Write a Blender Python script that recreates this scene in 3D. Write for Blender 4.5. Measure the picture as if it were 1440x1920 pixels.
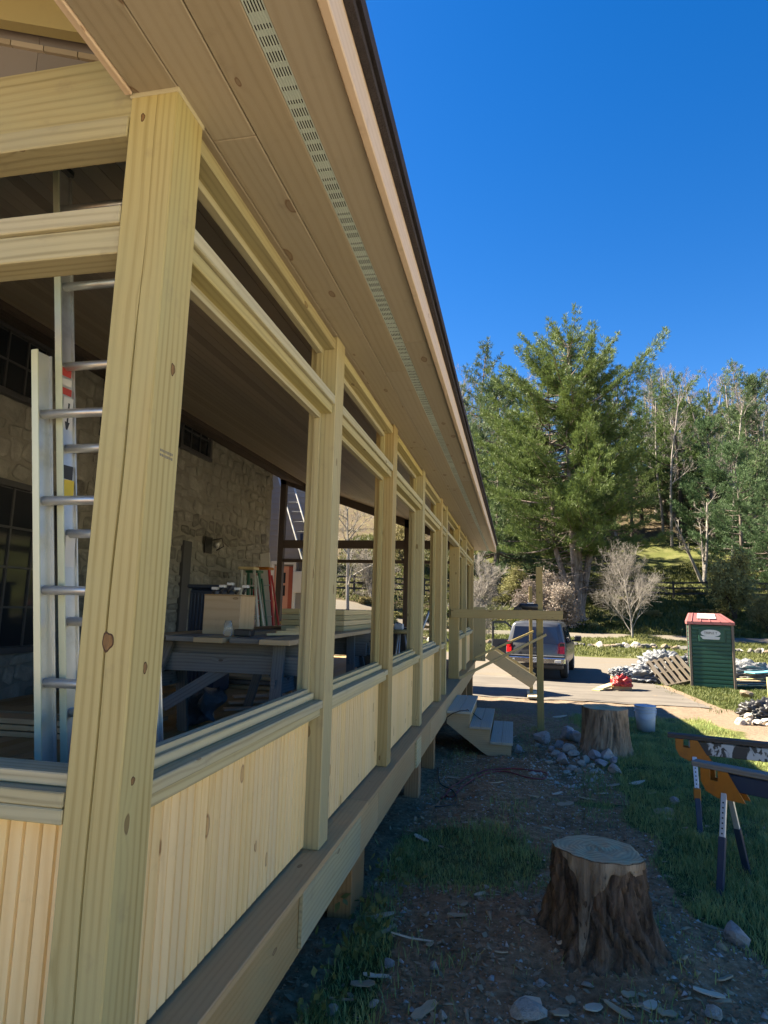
import bpy, bmesh, math, random
import numpy as np
from mathutils import Matrix, Vector, Quaternion
for o in list(bpy.data.objects): bpy.data.objects.remove(o)
scene = bpy.context.scene
col = scene.collection
rng = np.random.default_rng(7)
random.seed(7)

# ------------------------------------------------------------------ camera
YAW, PITCH, ROLL, FPX = math.radians(11.776), math.radians(8.565), math.radians(1.478), 1180.0
_f = Vector((-math.sin(YAW)*math.cos(PITCH), math.cos(YAW)*math.cos(PITCH), math.sin(PITCH)))
_r = Vector((math.cos(YAW), math.sin(YAW), 0)); _u = _r.cross(_f)
CR = _r*math.cos(ROLL)+_u*math.sin(ROLL); CU = _u*math.cos(ROLL)-_r*math.sin(ROLL); CF = _f
cam = bpy.data.cameras.new("camera"); camo = bpy.data.objects.new("camera", cam); col.objects.link(camo)
M = Matrix.Identity(4)
for i in range(3):
    M[i][0] = CR[i]; M[i][1] = CU[i]; M[i][2] = -CF[i]
camo.matrix_world = M
cam.sensor_fit = 'VERTICAL'; cam.sensor_height = 36; cam.lens = FPX/1920*36
cam.clip_start = 0.02; cam.clip_end = 2000
scene.camera = camo
# ------------------------------------------------------------------ world, sun, exposure
SX, SY = 0.97, 0.15            # ground shadow offset per metre of height (+x, -y)
SUN = Vector((-SX, SY, 1)).normalized()
w = bpy.data.worlds.new("World"); scene.world = w; w.use_nodes = True
nt = w.node_tree; bg = nt.nodes['Background']
sky = nt.nodes.new('ShaderNodeTexSky'); sky.sky_type = 'NISHITA'; sky.sun_disc = False
sky.sun_elevation = math.asin(SUN.z); sky.sun_rotation = math.atan2(SUN.x, SUN.y)
sky.altitude = 900; sky.air_density = 1.0; sky.dust_density = 0.3; sky.ozone_density = 2.5
hs = nt.nodes.new('ShaderNodeHueSaturation'); hs.inputs['Saturation'].default_value = 1.42; hs.inputs['Hue'].default_value = .512
nt.links.new(sky.outputs[0], hs.inputs['Color']); nt.links.new(hs.outputs[0], bg.inputs[0]); bg.inputs[1].default_value = 0.052
sl = bpy.data.lights.new("sun", 'SUN'); sl.energy = 5.0; sl.angle = math.radians(0.53); sl.color = (1, .95, .86)
so = bpy.data.objects.new("sun", sl); col.objects.link(so); so.rotation_euler = (-SUN).to_track_quat('-Z', 'Y').to_euler()
so.location = (-30, 5, 40)
vs = scene.view_settings; vs.view_transform = 'Standard'; vs.look = 'None'; vs.gamma = 1; vs.use_curve_mapping = False
vs.exposure = 2.4
vs.use_white_balance = True; vs.white_balance_temperature = 7750; vs.white_balance_tint = 8

# ------------------------------------------------------------------ pixel helpers (photo 1440x1920)
def ray(x, y): return CR*((x-720)/FPX) + CU*(-(y-960)/FPX) + CF
def onX(x, y, c): d = ray(x, y); return d*(c/d.x)
def onY(x, y, c): d = ray(x, y); return d*(c/d.y)
def onZ(x, y, c): d = ray(x, y); return d*(c/d.z)

# ------------------------------------------------------------------ terrain height
_YS = [-30,2,9,14,20,31,37,42,46,49,54,62,74,92,120,175,400]
_ZS = [-1.6,-1.65,-1.8,-1.92,-2.05,-2.0,-1.85,-1.6,-1.38,-.6,1.2,4.0,9,16,25,36,45]
def sst(a, b, v):
    t = np.clip((v-a)/(b-a), 0, 1); return t*t*(3-2*t)
_PH = rng.uniform(0, 6.28, (24, 2)); _DR = rng.uniform(0, 6.28, 24)
def nz(x, y, s, k=6, o=0):
    r = 0
    for i in range(k):
        a = _DR[(i+o) % 24]; f = s*(1+.37*i)
        r = r + np.sin((x*math.cos(a)+y*math.sin(a))*f+_PH[(i+o) % 24, 0])*np.cos((x*math.sin(a)-y*math.cos(a))*f*.83+_PH[(i+o) % 24, 1])
    return r/k
def H(x, y):
    x = np.asarray(x, float); y = np.asarray(y, float)
    ye = y + 7*sst(-1, -14, x)*sst(24, 40, y)
    z = np.interp(ye, _YS, _ZS)
    near = sst(26, 10, y)
    z = z + near*(.045*nz(x, y, 1.7)+.03*nz(x, y, 4.3, 6, 5)+.014*nz(x, y, 11, 6, 9))*sst(-3.2, -2.2, x)
    z = z + sst(46, 60, y)*(1.0*nz(x, y, .11, 5, 3)+.4*nz(x, y, .33, 5, 8))
    z = z + .05*sst(20, 30, y)*nz(x, y, .7, 5, 2)*sst(60, 44, y)
    for (cx, cy, r, a) in MOUNDS:
        z = z + a*np.exp(-((x-cx)**2+(y-cy)**2)/(r*r))
    return z
MOUNDS = [(.5, 3.75, .55, .10), (1.15, 8.75, .6, .07), (7.6, 41, 1.2, .35)]
def Hf(x, y): return float(H(x, y))
def G(px, py, tmax=400):
    d = ray(px, py); t = 1.2; prev = t
    while t < tmax:
        p = d*t
        if p.z < Hf(p.x, p.y):
            a, b = prev, t
            for _ in range(25):
                m = (a+b)/2; q = d*m
                if q.z < Hf(q.x, q.y): b = m
                else: a = m
            return d*b
        prev = t; t *= 1.02
    return d*t

# ------------------------------------------------------------------ object helpers
WM = {}
def link(name, data, parent=None, mw=None, mat=None):
    o = bpy.data.objects.new(name, data); col.objects.link(o)
    mw = mw or Matrix.Identity(4)
    if parent is not None:
        o.parent = parent; o.matrix_parent_inverse = WM[parent].inverted()
    o.matrix_basis = mw; WM[o] = mw.copy()
    if mat is not None and data is not None and len(data.materials) == 0: data.materials.append(mat)
    return o
def tag(o, label=None, cat=None, group=None, kind=None):
    if label: o['label'] = label
    if cat: o['category'] = cat
    if group: o['group'] = group
    if kind: o['kind'] = kind
    return o
def thing(name, label, cat, loc=(0, 0, 0), group=None):
    return tag(link(name, None, None, Matrix.Translation(Vector(loc))), label, cat, group)
def pydata(name, v, f, mat=None, smooth=False, uv=None):
    me = bpy.data.meshes.new(name); me.from_pydata([tuple(a) for a in v], [], f)
    if mat: me.materials.append(mat)
    if uv is not None:
        l = me.uv_layers.new(name='UVMap'); l.data.foreach_set('uv', np.asarray(uv, 'f').ravel())
    if smooth: me.polygons.foreach_set('use_smooth', [True]*len(me.polygons))
    me.update(); return me
def tri_mesh(name, V, F, mat, colr=None, smooth=False):
    """numpy mesh, V (n,3), F (m,k)"""
    me = bpy.data.meshes.new(name); V = np.asarray(V, 'f'); F = np.asarray(F, 'i')
    me.vertices.add(len(V)); me.vertices.foreach_set('co', V.ravel())
    k = F.shape[1]; me.loops.add(F.size); me.loops.foreach_set('vertex_index', F.ravel())
    me.polygons.add(len(F)); me.polygons.foreach_set('loop_start', np.arange(0, F.size, k, dtype='i'))
    me.polygons.foreach_set('loop_total', np.full(len(F), k, 'i'))
    if smooth: me.polygons.foreach_set('use_smooth', np.ones(len(F), bool))
    if colr is not None:
        a = me.color_attributes.new('tint', 'FLOAT_COLOR', 'POINT'); a.data.foreach_set('color', np.asarray(colr, 'f').ravel())
    me.materials.append(mat); me.update(calc_edges=True); return me
def mobj(name, parent, v, f, mat, smooth=False, uv=None):
    """mesh from world coordinates; origin at its centre"""
    v = [Vector(a) for a in v]; c = sum(v, Vector())/len(v)
    return link(name, pydata(name, [a-c for a in v], f, mat, smooth, uv), parent, Matrix.Translation(c))
def rotm(xdir, up=(0, 0, 1)):
    x = Vector(xdir).normalized(); up = Vector(up)
    y = up.cross(x)
    if y.length < 1e-4: y = Vector((0, 1, 0)).cross(x)
    y.normalize(); z = x.cross(y)
    R = Matrix.Identity(4)
    for i in range(3): R[i][0] = x[i]; R[i][1] = y[i]; R[i][2] = z[i]
    return R
_BX = {}
def box_mesh(dx, dy, dz, mat, bev=.002, axis=None):
    key = (round(dx, 4), round(dy, 4), round(dz, 4), mat.name, bev, axis)
    if key in _BX: return _BX[key]
    bm = bmesh.new(); bmesh.ops.create_cube(bm, size=1)
    for v in bm.verts: v.co.x *= dx; v.co.y *= dy; v.co.z *= dz
    if bev: bmesh.ops.bevel(bm, geom=bm.edges[:], offset=min(bev, .3*min(dx, dy, dz)), segments=1, affect='EDGES', profile=.5)
    bm.normal_update()
    d = (dx, dy, dz); ax = axis if axis is not None else max(range(3), key=lambda i: d[i])
    o1, o2 = [i for i in range(3) if i != ax]
    uvl = bm.loops.layers.uv.new('UVMap')
    for fc in bm.faces:
        n = fc.normal; k = max(range(3), key=lambda i: abs(n[i]))
        for lp in fc.loops:
            c = lp.vert.co
            if k == ax: lp[uvl].uv = (c[o1]*.25+5, c[o2])
            else:
                vv = c[o2] if k == o1 else c[o1]
                lp[uvl].uv = (c[ax], vv + (.37 if k == o1 else .91) + (.23 if n[k] > 0 else 0))
    me = bpy.data.meshes.new('board'); bm.to_mesh(me); bm.free(); me.materials.append(mat); _BX[key] = me; return me
def box(name, parent, x0, x1, y0, y1, z0, z1, mat, bev=.002, axis=None):
    return link(name, box_mesh(x1-x0, y1-y0, z1-z0, mat, bev, axis), parent, Matrix.Translation(((x0+x1)/2, (y0+y1)/2, (z0+z1)/2)))
def beam(name, parent, p0, p1, wd, ht, mat, up=(0, 0, 1), bev=.002):
    p0 = Vector(p0); p1 = Vector(p1)
    return link(name, box_mesh((p1-p0).length, wd, ht, mat, bev, 0), parent, Matrix.Translation((p0+p1)/2) @ rotm(p1-p0, up))
def tube_geo(pts, rad, n=8, cap=True):
    pts = [Vector(p) for p in pts]; V = []; F = []; ref = None
    for i, p in enumerate(pts):
        t = (pts[min(i+1, len(pts)-1)]-pts[max(i-1, 0)]).normalized()
        if ref is None: ref = t.orthogonal().normalized()
        a = (ref-t*ref.dot(t)); a = a.normalized() if a.length > 1e-5 else t.orthogonal().normalized(); ref = a
        b = t.cross(a); r = rad[i] if hasattr(rad, '__len__') else rad
        for k in range(n):
            an = 2*math.pi*k/n; V.append(p+a*(r*math.cos(an))+b*(r*math.sin(an)))
    for i in range(len(pts)-1):
        for k in range(n):
            F.append((i*n+k, i*n+(k+1) % n, (i+1)*n+(k+1) % n, (i+1)*n+k))
    if cap:
        F.append(tuple(reversed(range(n)))); F.append(tuple(range((len(pts)-1)*n, len(pts)*n)))
    return V, F
def tube(name, parent, pts, rad, mat, n=8, smooth=True):
    V, F = tube_geo(pts, rad, n); return mobj(name, parent, V, F, mat, smooth)
def lathe(name, parent, c, prof, mat, n=24, smooth=True, axis=None):
    V = []; F = []
    for r, z in prof:
        for k in range(n):
            a = 2*math.pi*k/n; V.append(Vector((r*math.cos(a), r*math.sin(a), z)))
    m = len(prof)
    for i in range(m-1):
        for k in range(n): F.append((i*n+k, i*n+(k+1) % n, (i+1)*n+(k+1) % n, (i+1)*n+k))
    F.append(tuple(reversed(range(n)))); F.append(tuple(range((m-1)*n, m*n)))
    R = rotm(axis, (0, 0, 1)) @ Matrix.Rotation(math.pi/2, 4, 'Y') if axis else Matrix.Identity(4)
    return link(name, pydata(name, V, F, mat, smooth), parent, Matrix.Translation(Vector(c)) @ R)
def merge(parts):
    V = []; F = []
    for v, f in parts:
        o = len(V); V += list(v); F += [tuple(i+o for i in q) for q in f]
    return V, F
def boxgeo(x0, x1, y0, y1, z0, z1):
    V = [(x, y, z) for x in (x0, x1) for y in (y0, y1) for z in (z0, z1)]
    return V, [(0, 1, 3, 2), (4, 6, 7, 5), (0, 4, 5, 1), (2, 3, 7, 6), (0, 2, 6, 4), (1, 5, 7, 3)]
def copy_tree(root, mw, label=None, group=None):
    def rec(o, par):
        c = o.copy(); col.objects.link(c)
        if par is not None: c.parent = par; c.matrix_parent_inverse = o.matrix_parent_inverse.copy()
        for ch in o.children: rec(ch, c)
        return c
    r = rec(root, None); r.matrix_basis = mw
    if label: r['label'] = label
    if group: r['group'] = group
    return r

# ------------------------------------------------------------------ materials
class N:
    def __init__(s, name):
        s.m = bpy.data.materials.new(name); s.m.use_nodes = True; s.t = s.m.node_tree
        s.b = s.t.nodes['Principled BSDF']; s.out = s.t.nodes['Material Output']
    def n(s, typ, **kw):
        nd = s.t.nodes.new(typ)
        for k, v in kw.items(): setattr(nd, k, v)
        return nd
    def l(s, a, b): s.t.links.new(a, b)
    def val(s, sock, v):
        if hasattr(v, 'node'): s.l(v, sock)
        else: sock.default_value = v
    def math(s, op, a, b=0, c=0, clamp=False):
        nd = s.n('ShaderNodeMath', operation=op, use_clamp=clamp)
        s.val(nd.inputs[0], a); s.val(nd.inputs[1], b); s.val(nd.inputs[2], c); return nd.outputs[0]
    def mix(s, f, a, b, typ='MIX'):
        nd = s.n('ShaderNodeMix', data_type='RGBA', blend_type=typ)
        s.val(nd.inputs[0], f); s.val(nd.inputs[6], a if hasattr(a, 'node') else (*a, 1)); s.val(nd.inputs[7], b if hasattr(b, 'node') else (*b, 1)); return nd.outputs[2]
    def noise(s, vec, sc, det=4, rough=.55, dist=0, dim='3D'):
        nd = s.n('ShaderNodeTexNoise', noise_dimensions=dim)
        if vec is not None: s.l(vec, nd.inputs['Vector'])
        nd.inputs['Scale'].default_value = sc; nd.inputs['Detail'].default_value = det; nd.inputs['Roughness'].default_value = rough; nd.inputs['Distortion'].default_value = dist
        return nd.outputs[0]
    def step(s, v, a, b):
        nd = s.n('ShaderNodeMapRange', interpolation_type='SMOOTHSTEP'); s.val(nd.inputs[0], v); s.val(nd.inputs[1], a); s.val(nd.inputs[2], b); return nd.outputs[0]
    def ramp(s, v, *st):
        nd = s.n('ShaderNodeValToRGB'); s.l(v, nd.inputs[0]); e = nd.color_ramp.elements
        while len(e) < len(st): e.new(.5)
        for q, (p, c) in zip(e, st): q.position = p; q.color = (*c, 1)
        return nd.outputs[0]
    def xyz(s, x, y, z=0):
        nd = s.n('ShaderNodeCombineXYZ'); s.val(nd.inputs[0], x); s.val(nd.inputs[1], y); s.val(nd.inputs[2], z); return nd.outputs[0]
    def bump(s, h, st=.3, d=.01):
        nd = s.n('ShaderNodeBump'); s.l(h, nd.inputs['Height']); nd.inputs['Strength'].default_value = st; nd.inputs['Distance'].default_value = d; s.l(nd.outputs[0], s.b.inputs['Normal'])
    def fin(s, colr=None, rough=None, metal=None, spec=None):
        if colr is not None: s.val(s.b.inputs['Base Color'], colr if hasattr(colr, 'node') else (*colr, 1))
        if rough is not None: s.val(s.b.inputs['Roughness'], rough)
        if metal is not None: s.b.inputs['Metallic'].default_value = metal
        if spec is not None: s.b.inputs['Specular IOR Level'].default_value = spec
        return s.m
def wood(name, light, dark, knot=(.10, .05, .025), grain=1.0, knots=.5, stain=None, stain_amt=.4, rough=.62, hue=.12, ks=1.0):
    m = N(name)
    uv = m.n('ShaderNodeTexCoord').outputs['UV']; sp = m.n('ShaderNodeSeparateXYZ'); m.l(uv, sp.inputs[0])
    oi = m.n('ShaderNodeObjectInfo').outputs['Random']
    u = m.math('ADD', sp.outputs[0], m.math('MULTIPLY', oi, 91.7)); v = m.math('ADD', sp.outputs[1], m.math('MULTIPLY', oi, 37.3))
    # knots
    vor = m.n('ShaderNodeTexVoronoi', voronoi_dimensions='2D', feature='F1'); vor.inputs['Scale'].default_value = 1
    m.l(m.xyz(m.math('MULTIPLY', u, 3.1), m.math('MULTIPLY', v, 7.0)), vor.inputs['Vector'])
    cs = m.n('ShaderNodeSeparateXYZ'); m.l(vor.outputs['Color'], cs.inputs[0])
    gate = m.math('LESS_THAN', cs.outputs[0], knots)
    dn = m.noise(m.xyz(m.math('MULTIPLY', u, 30), m.math('MULTIPLY', v, 60)), 1, 2)
    dist = m.math('ADD', vor.outputs['Distance'], m.math('MULTIPLY_ADD', dn, .05, -.025))
    size = m.math('MULTIPLY_ADD', cs.outputs[1], .05*ks, .018*ks)
    kin = m.math('MULTIPLY', m.step(m.math('DIVIDE', dist, size), 1.0, .75), gate)
    kring = m.math('MULTIPLY', m.step(m.math('DIVIDE', dist, size), 1.35, 1.0), gate)
    pull = m.math('MULTIPLY', m.math('POWER', 2.718, m.math('MULTIPLY', dist, -9)), gate)
    # growth bands
    warp = m.noise(m.xyz(m.math('MULTIPLY', u, .9), m.math('MULTIPLY', v, 4)), 1, 3, .5)
    vb = m.math('ADD', m.math('MULTIPLY', v, 260*grain), m.math('ADD', m.math('MULTIPLY', warp, 13), m.math('MULTIPLY', pull, 9)))
    bands = m.math('MULTIPLY_ADD', m.math('SINE', vb), .5, .5)
    bands = m.math('POWER', bands, 2.2)
    fine = m.noise(m.xyz(m.math('MULTIPLY', u, 4), m.math('MULTIPLY', v, 420)), 1, 5, .7)
    coarse = m.noise(m.xyz(m.math('MULTIPLY', u, .7), m.math('MULTIPLY', v, 38)), 1, 3, .6)
    g = m.math('ADD', m.math('MULTIPLY', m.math('MULTIPLY', bands, m.math('MULTIPLY_ADD', coarse, 1.6, -.3)), .6), m.math('MULTIPLY', fine, .62))
    colr = m.mix(m.step(g, .1, 1.0), light, dark)
    blot = m.noise(m.xyz(m.math('MULTIPLY', u, 1.3), m.math('MULTIPLY', v, 5)), 1, 4)
    if stain: colr = m.mix(m.math('MULTIPLY', m.step(blot, .42, .68), stain_amt), colr, stain)
    # board to board
    hsv = m.n('ShaderNodeHueSaturation'); m.l(colr, hsv.inputs['Color'])
    m.val(hsv.inputs['Value'], m.math('MULTIPLY_ADD', m.math('FRACT', m.math('MULTIPLY', oi, 13.7)), hue*2, 1-hue))
    m.val(hsv.inputs['Saturation'], m.math('MULTIPLY_ADD', m.math('FRACT', m.math('MULTIPLY', oi, 7.3)), hue*2, 1-hue))
    colr = m.mix(m.math('MULTIPLY', kring, .75), hsv.outputs[0], knot)
    colr = m.mix(m.math('MULTIPLY', kin, .8), colr, tuple(.25*a+.75*b for a, b in zip(knot, dark)))
    pc = m.n('ShaderNodeTexCoord').outputs['Object']
    dirt = m.noise(pc, 9, 5, .65)
    colr = m.mix(m.math('MULTIPLY', m.step(dirt, .56, .78), .28), colr, (.16, .13, .10))
    m.bump(m.math('SUBTRACT', g, m.math('MULTIPLY', kring, .5)), .25, .003)
    return m.fin(colr, rough, spec=.25)
MT = {}
MT['treated'] = wood('treated_lumber', (.42, .36, .18), (.25, .20, .085), stain=(.36, .34, .18), stain_amt=.5, knots=.22)
MT['treated2'] = wood('treated_lumber_brown', (.40, .31, .14), (.235, .165, .065), stain=(.36, .31, .15), stain_amt=.45, knots=.22)
MT['sill'] = wood('treated_sill_lumber', (.47, .425, .265), (.27, .24, .135), stain=(.34, .335, .25), stain_amt=.55, knots=.15, grain=1.0)
MT['bead'] = wood('pine_beadboard', (.80, .60, .31), (.70, .48, .22), knot=(.20, .08, .03), grain=.5, knots=.45, rough=.5, hue=.06, ks=1.5)
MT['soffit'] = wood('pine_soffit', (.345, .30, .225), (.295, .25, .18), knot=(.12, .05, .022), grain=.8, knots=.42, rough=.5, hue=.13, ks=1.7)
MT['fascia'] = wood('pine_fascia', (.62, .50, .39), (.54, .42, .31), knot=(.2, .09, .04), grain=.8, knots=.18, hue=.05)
MT['deck'] = wood('deck_board', (.42, .29, .15), (.32, .21, .10), stain=(.38, .28, .155), knots=.15, rough=.7)
MT['rim'] = wood('rim_board', (.42, .30, .165), (.32, .22, .11), stain=(.40, .33, .19), stain_amt=.5, knots=.16, rough=.6)
MT['grey'] = wood('weathered_lumber', (.24, .215, .19), (.13, .115, .10), stain=(.2, .2, .2), knots=.3, rough=.8)
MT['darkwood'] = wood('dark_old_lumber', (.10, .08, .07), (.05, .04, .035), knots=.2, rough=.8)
MT['plank'] = wood('yellow_plank', (.55, .45, .25), (.42, .33, .16), knots=.3)
MT['ply'] = wood('plywood', (.50, .37, .23), (.42, .30, .17), grain=.35, knots=.3)
def plain(name, c, rough=.5, metal=0, nsc=8, var=.25, bump=0, spec=.5, dirt=None):
    m = N(name); tc = m.n('ShaderNodeTexCoord').outputs['Object']
    n1 = m.noise(tc, nsc, 5, .6); k = m.math('MULTIPLY_ADD', n1, 2*var, 1-var)
    colr = m.mix(1, c, m.xyz(k, k, k), 'MULTIPLY')
    if dirt:
        n2 = m.noise(tc, nsc*.4, 6, .7); colr = m.mix(m.math('MULTIPLY', m.step(n2, .48, .68), .7), colr, dirt)
    if bump: m.bump(m.noise(tc, nsc*3, 6, .65), bump, .02)
    return m.fin(colr, m.math('MULTIPLY_ADD', n1, .25, rough-.12), metal, spec)
MT['alu'] = plain('brushed_aluminium', (.62, .63, .62), .42, .85, 6, .18, dirt=(.42, .42, .38))
MT['alu_edge'] = plain('aluminium_rail_edge', (.62, .66, .50), .5, .4, 6, .15)
MT['steel'] = plain('galvanised_steel', (.55, .57, .60), .45, .6, 14, .2)
MT['black'] = plain('black_plastic', (.018, .018, .02), .45)
MT['navy'] = plain('dark_blue_paint', (.02, .035, .07), .45, 0, 8, .2, dirt=(.06, .06, .06))
MT['orange'] = plain('orange_paint', (.42, .14, .013), .5, 0, 10, .2, dirt=(.25, .09, .02))
MT['red'] = plain('red_fibreglass', (.42, .025, .03), .4)
MT['green'] = plain('green_fibreglass', (.02, .12, .07), .45)
MT['yellow'] = plain('yellow_plastic', (.75, .50, .06), .45)
MT['white'] = plain('white_paint', (.62, .62, .60), .5, 0, 5, .08)
MT['stone'] = plain('grey_rock', (.42, .39, .36), .85, 0, 5, .35, .8, .3, dirt=(.17, .14, .115))
MT['stone_blue'] = plain('blue_grey_rock', (.34, .35, .37), .85, 0, 6, .3, .8, .3, dirt=(.16, .15, .14))
MT['stone_brown'] = plain('brown_rock', (.22, .17, .125), .85, 0, 4, .35, .8, .3, dirt=(.12, .1, .08))
MT['stone_dark'] = plain('dark_grey_rock', (.13, .125, .115), .85, 0, 5, .4, .8, .3, dirt=(.07, .06, .05))
MT['palletwood'] = wood('sun_bleached_pallet', (.15, .125, .10), (.085, .068, .052), knots=.2, rough=.85)
MT['stone_tan'] = plain('tan_rock', (.46, .42, .36), .85, 0, 4, .35, .8, .3, dirt=(.2, .17, .13))
MT['chip'] = plain('wood_chip', (.40, .29, .19), .8, 0, 9, .35, .4, .2)
MT['chip_pale'] = plain('pale_wood_chip', (.58, .48, .36), .8, 0, 9, .3, .4, .2)
MT['plastic_blue'] = plain('translucent_bucket_plastic', (.42, .50, .60), .45, 0, 3, .1)
MT['card'] = plain('cardboard', (.46, .33, .20), .8, 0, 6, .15)
MT['cord_r'] = plain('red_cord_rubber', (.22, .03, .03), .5)
MT['cord_b'] = plain('black_cord_rubber', (.02, .018, .018), .5)
MT['shingle'] = plain('dark_shingle', (.045, .04, .045), .9, 0, 30, .4, .5, .2)
MT['rubber'] = plain('tyre_rubber', (.02, .02, .02), .85, 0, 20, .3)
MT['chrome'] = plain('chrome', (.7, .7, .7), .18, 1, 4, .05)
MT['carpaint'] = plain('silver_grey_car_paint', (.085, .092, .105), .3, .5, 3, .08)
MT['cartrim'] = plain('dark_grey_car_trim', (.05, .052, .06), .5)
MT['tail'] = plain('red_tail_lamp', (.55, .01, .015), .2)
MT['vent'] = plain('white_vent_plastic', (.48, .56, .53), .5, 0, 4, .06)
MT['pinkroof'] = plain('faded_red_plastic', (.27, .085, .085), .55, 0, 3, .2, dirt=(.2, .11, .1))
MT['potty'] = plain('green_plastic', (.008, .075, .048), .5, 0, 3, .2, dirt=(.007, .045, .03))
MT['brownframe'] = plain('brown_plastic_frame', (.13, .10, .08), .6, 0, 6, .25)
MT['shade_fill'] = plain('black_shade_fill', (.012, .012, .012), .9)  # near-black fill painting in the shade of gaps, vent slots and holes
def glass(name, c=(.02, .03, .05), rough=.06):
    m = N(name); return m.fin(c, rough, 0, .45)
MT['carglass'] = glass('dark_car_glass', (.012, .022, .05))
MT['winglass'] = glass('dark_window_glass', (.02, .024, .03))
m = N('clear_jar_glass'); m.b.inputs['Transmission Weight'].default_value = .9; m.fin((.9, .95, .95), .1); MT['jar'] = m.m
def film(name, c, alpha=.9):
    m = N(name); tc = m.n('ShaderNodeTexCoord').outputs['Object']; n1 = m.noise(tc, 5, 5, .6)
    m.b.inputs['Transmission Weight'].default_value = .25
    m.bump(m.noise(tc, 14, 4, .6, 1.5), .8, .04); return m.fin(m.ramp(n1, (.3, tuple(.7*a for a in c)), (.7, c)), .3, 0, .6)
MT['film'] = film('silver_plastic_film', (.20, .215, .24))
MT['redbag'] = film('red_plastic_film', (.45, .015, .015))
# old cut wood of the stumps: rings on top, bark on the side
def bark(name, c1, c2, sc=9):
    m = N(name); g = m.n('ShaderNodeTexCoord').outputs['Object']; mp = m.n('ShaderNodeMapping'); m.l(g, mp.inputs[0]); mp.inputs['Scale'].default_value = (1, 1, .16)
    n1 = m.noise(mp.outputs[0], sc*2.4, 6, .65, .4); n2 = m.noise(g, sc*.7, 5, .6)
    c = m.ramp(n1, (.36, c2), (.62, c1)); c = m.mix(m.math('MULTIPLY', m.step(n2, .5, .72), .5), c, tuple(.6*a for a in c2))
    m.bump(n1, 1, .03); return m.fin(c, .9, spec=.15)
MT['bark'] = bark('stump_bark', (.19, .125, .085), (.05, .033, .023))
MT['oldwood'] = bark('bare_stump_wood', (.36, .28, .20), (.15, .10, .065), 5)
MT['pinebark'] = bark('pine_bark', (.24, .20, .18), (.09, .07, .06), 2)
MT['greybark'] = bark('pale_grey_bark', (.30, .275, .245), (.17, .15, .135), 2)
MT['brownbark'] = bark('grey_brown_bark', (.30, .27, .25), (.17, .15, .14), 2)
MT['darkbark'] = bark('dark_bark', (.08, .065, .055), (.035, .03, .025), 2)
m = N('stump_cut_face'); g = m.n('ShaderNodeTexCoord').outputs['Object']
wv = m.n('ShaderNodeTexWave', wave_type='RINGS', rings_direction='Z'); m.l(g, wv.inputs[0]); wv.inputs['Scale'].default_value = 14; wv.inputs['Distortion'].default_value = 3.5; wv.inputs['Detail'].default_value = 3
n1 = m.noise(g, 5, 6, .65)
c = m.mix(m.math('MULTIPLY', wv.outputs[0], .6), (.66, .44, .25), (.36, .21, .11)); c = m.mix(m.math('MULTIPLY', m.step(n1, .46, .68), .7), c, (.42, .29, .18))
m.bump(n1, .5, .02); MT['cutface'] = m.fin(c, .85, spec=.2)
def leafmat(name, c1, c2, trans=.22, rough=.55):
    m = N(name); a = m.n('ShaderNodeAttribute', attribute_name='tint'); sp = m.n('ShaderNodeSeparateXYZ'); m.l(a.outputs['Color'], sp.inputs[0])
    c = m.mix(sp.outputs[0], c1, c2); oi = m.n('ShaderNodeObjectInfo').outputs['Random']
    h = m.n('ShaderNodeHueSaturation'); m.l(c, h.inputs['Color']); m.val(h.inputs['Value'], m.math('MULTIPLY_ADD', oi, .4, .8)); m.val(h.inputs['Hue'], m.math('MULTIPLY_ADD', m.math('FRACT', m.math('MULTIPLY', oi, 17.3)), .04, .48))
    m.fin(h.outputs[0], rough, spec=.2)
    tr = m.n('ShaderNodeBsdfTranslucent'); m.l(h.outputs[0], tr.inputs[0]); mx = m.n('ShaderNodeMixShader'); mx.inputs[0].default_value = trans
    m.l(m.b.outputs[0], mx.inputs[1]); m.l(tr.outputs[0], mx.inputs[2]); m.l(mx.outputs[0], m.out.inputs[0]); return m.m
MT['needle'] = leafmat('pine_needles', (.026, .062, .022), (.115, .17, .05))
MT['needle_b'] = leafmat('blue_green_needles', (.034, .07, .036), (.10, .155, .07))
MT['bud'] = leafmat('budding_leaves', (.16, .14, .06), (.27, .25, .11))
MT['blossom'] = leafmat('pale_twigs_and_blossom', (.19, .165, .135), (.30, .24, .215))
MT['grass'] = leafmat('grass_blades_shade_toned', (.17, .25, .08), (.37, .38, .14), .25)  # yard copy of the grass, colour raised to offset the shade
MT['grass_sun'] = leafmat('grass_blades_sun_toned', (.06, .08, .02), (.155, .16, .055), .3)  # sunlit copy of the grass, light difference put into its colour
MT['ivy'] = leafmat('ground_leaves', (.07, .10, .03), (.19, .20, .07), .3)
MT['twig'] = MT['brownbark']
# ground
m = N('ground_soil_and_grass'); g = m.n('ShaderNodeTexCoord').outputs['Object']
a = m.n('ShaderNodeAttribute', attribute_name='gmask'); sp = m.n('ShaderNodeSeparateXYZ'); m.l(a.outputs['Color'], sp.inputs[0])
n1 = m.noise(g, 2.2, 8, .65); n2 = m.noise(g, 17, 6, .7); n3 = m.noise(g, 70, 4, .7); n4 = m.noise(g, .5, 5, .6)
dirt = m.ramp(n2, (.3, (.18, .095, .05)), (.52, (.33, .19, .105)), (.72, (.50, .32, .20)))
dirt = m.mix(m.math('MULTIPLY', m.step(n1, .5, .68), .6), dirt, (.17, .092, .05))
dirt = m.mix(m.math('MULTIPLY', m.step(n3, .62, .72), .7), dirt, (.42, .28, .18))
dirt = m.mix(m.math('MULTIPLY', sp.outputs[1], .9), dirt, m.ramp(n2, (.3, (.13, .10, .075)), (.7, (.22, .175, .13))))
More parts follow.
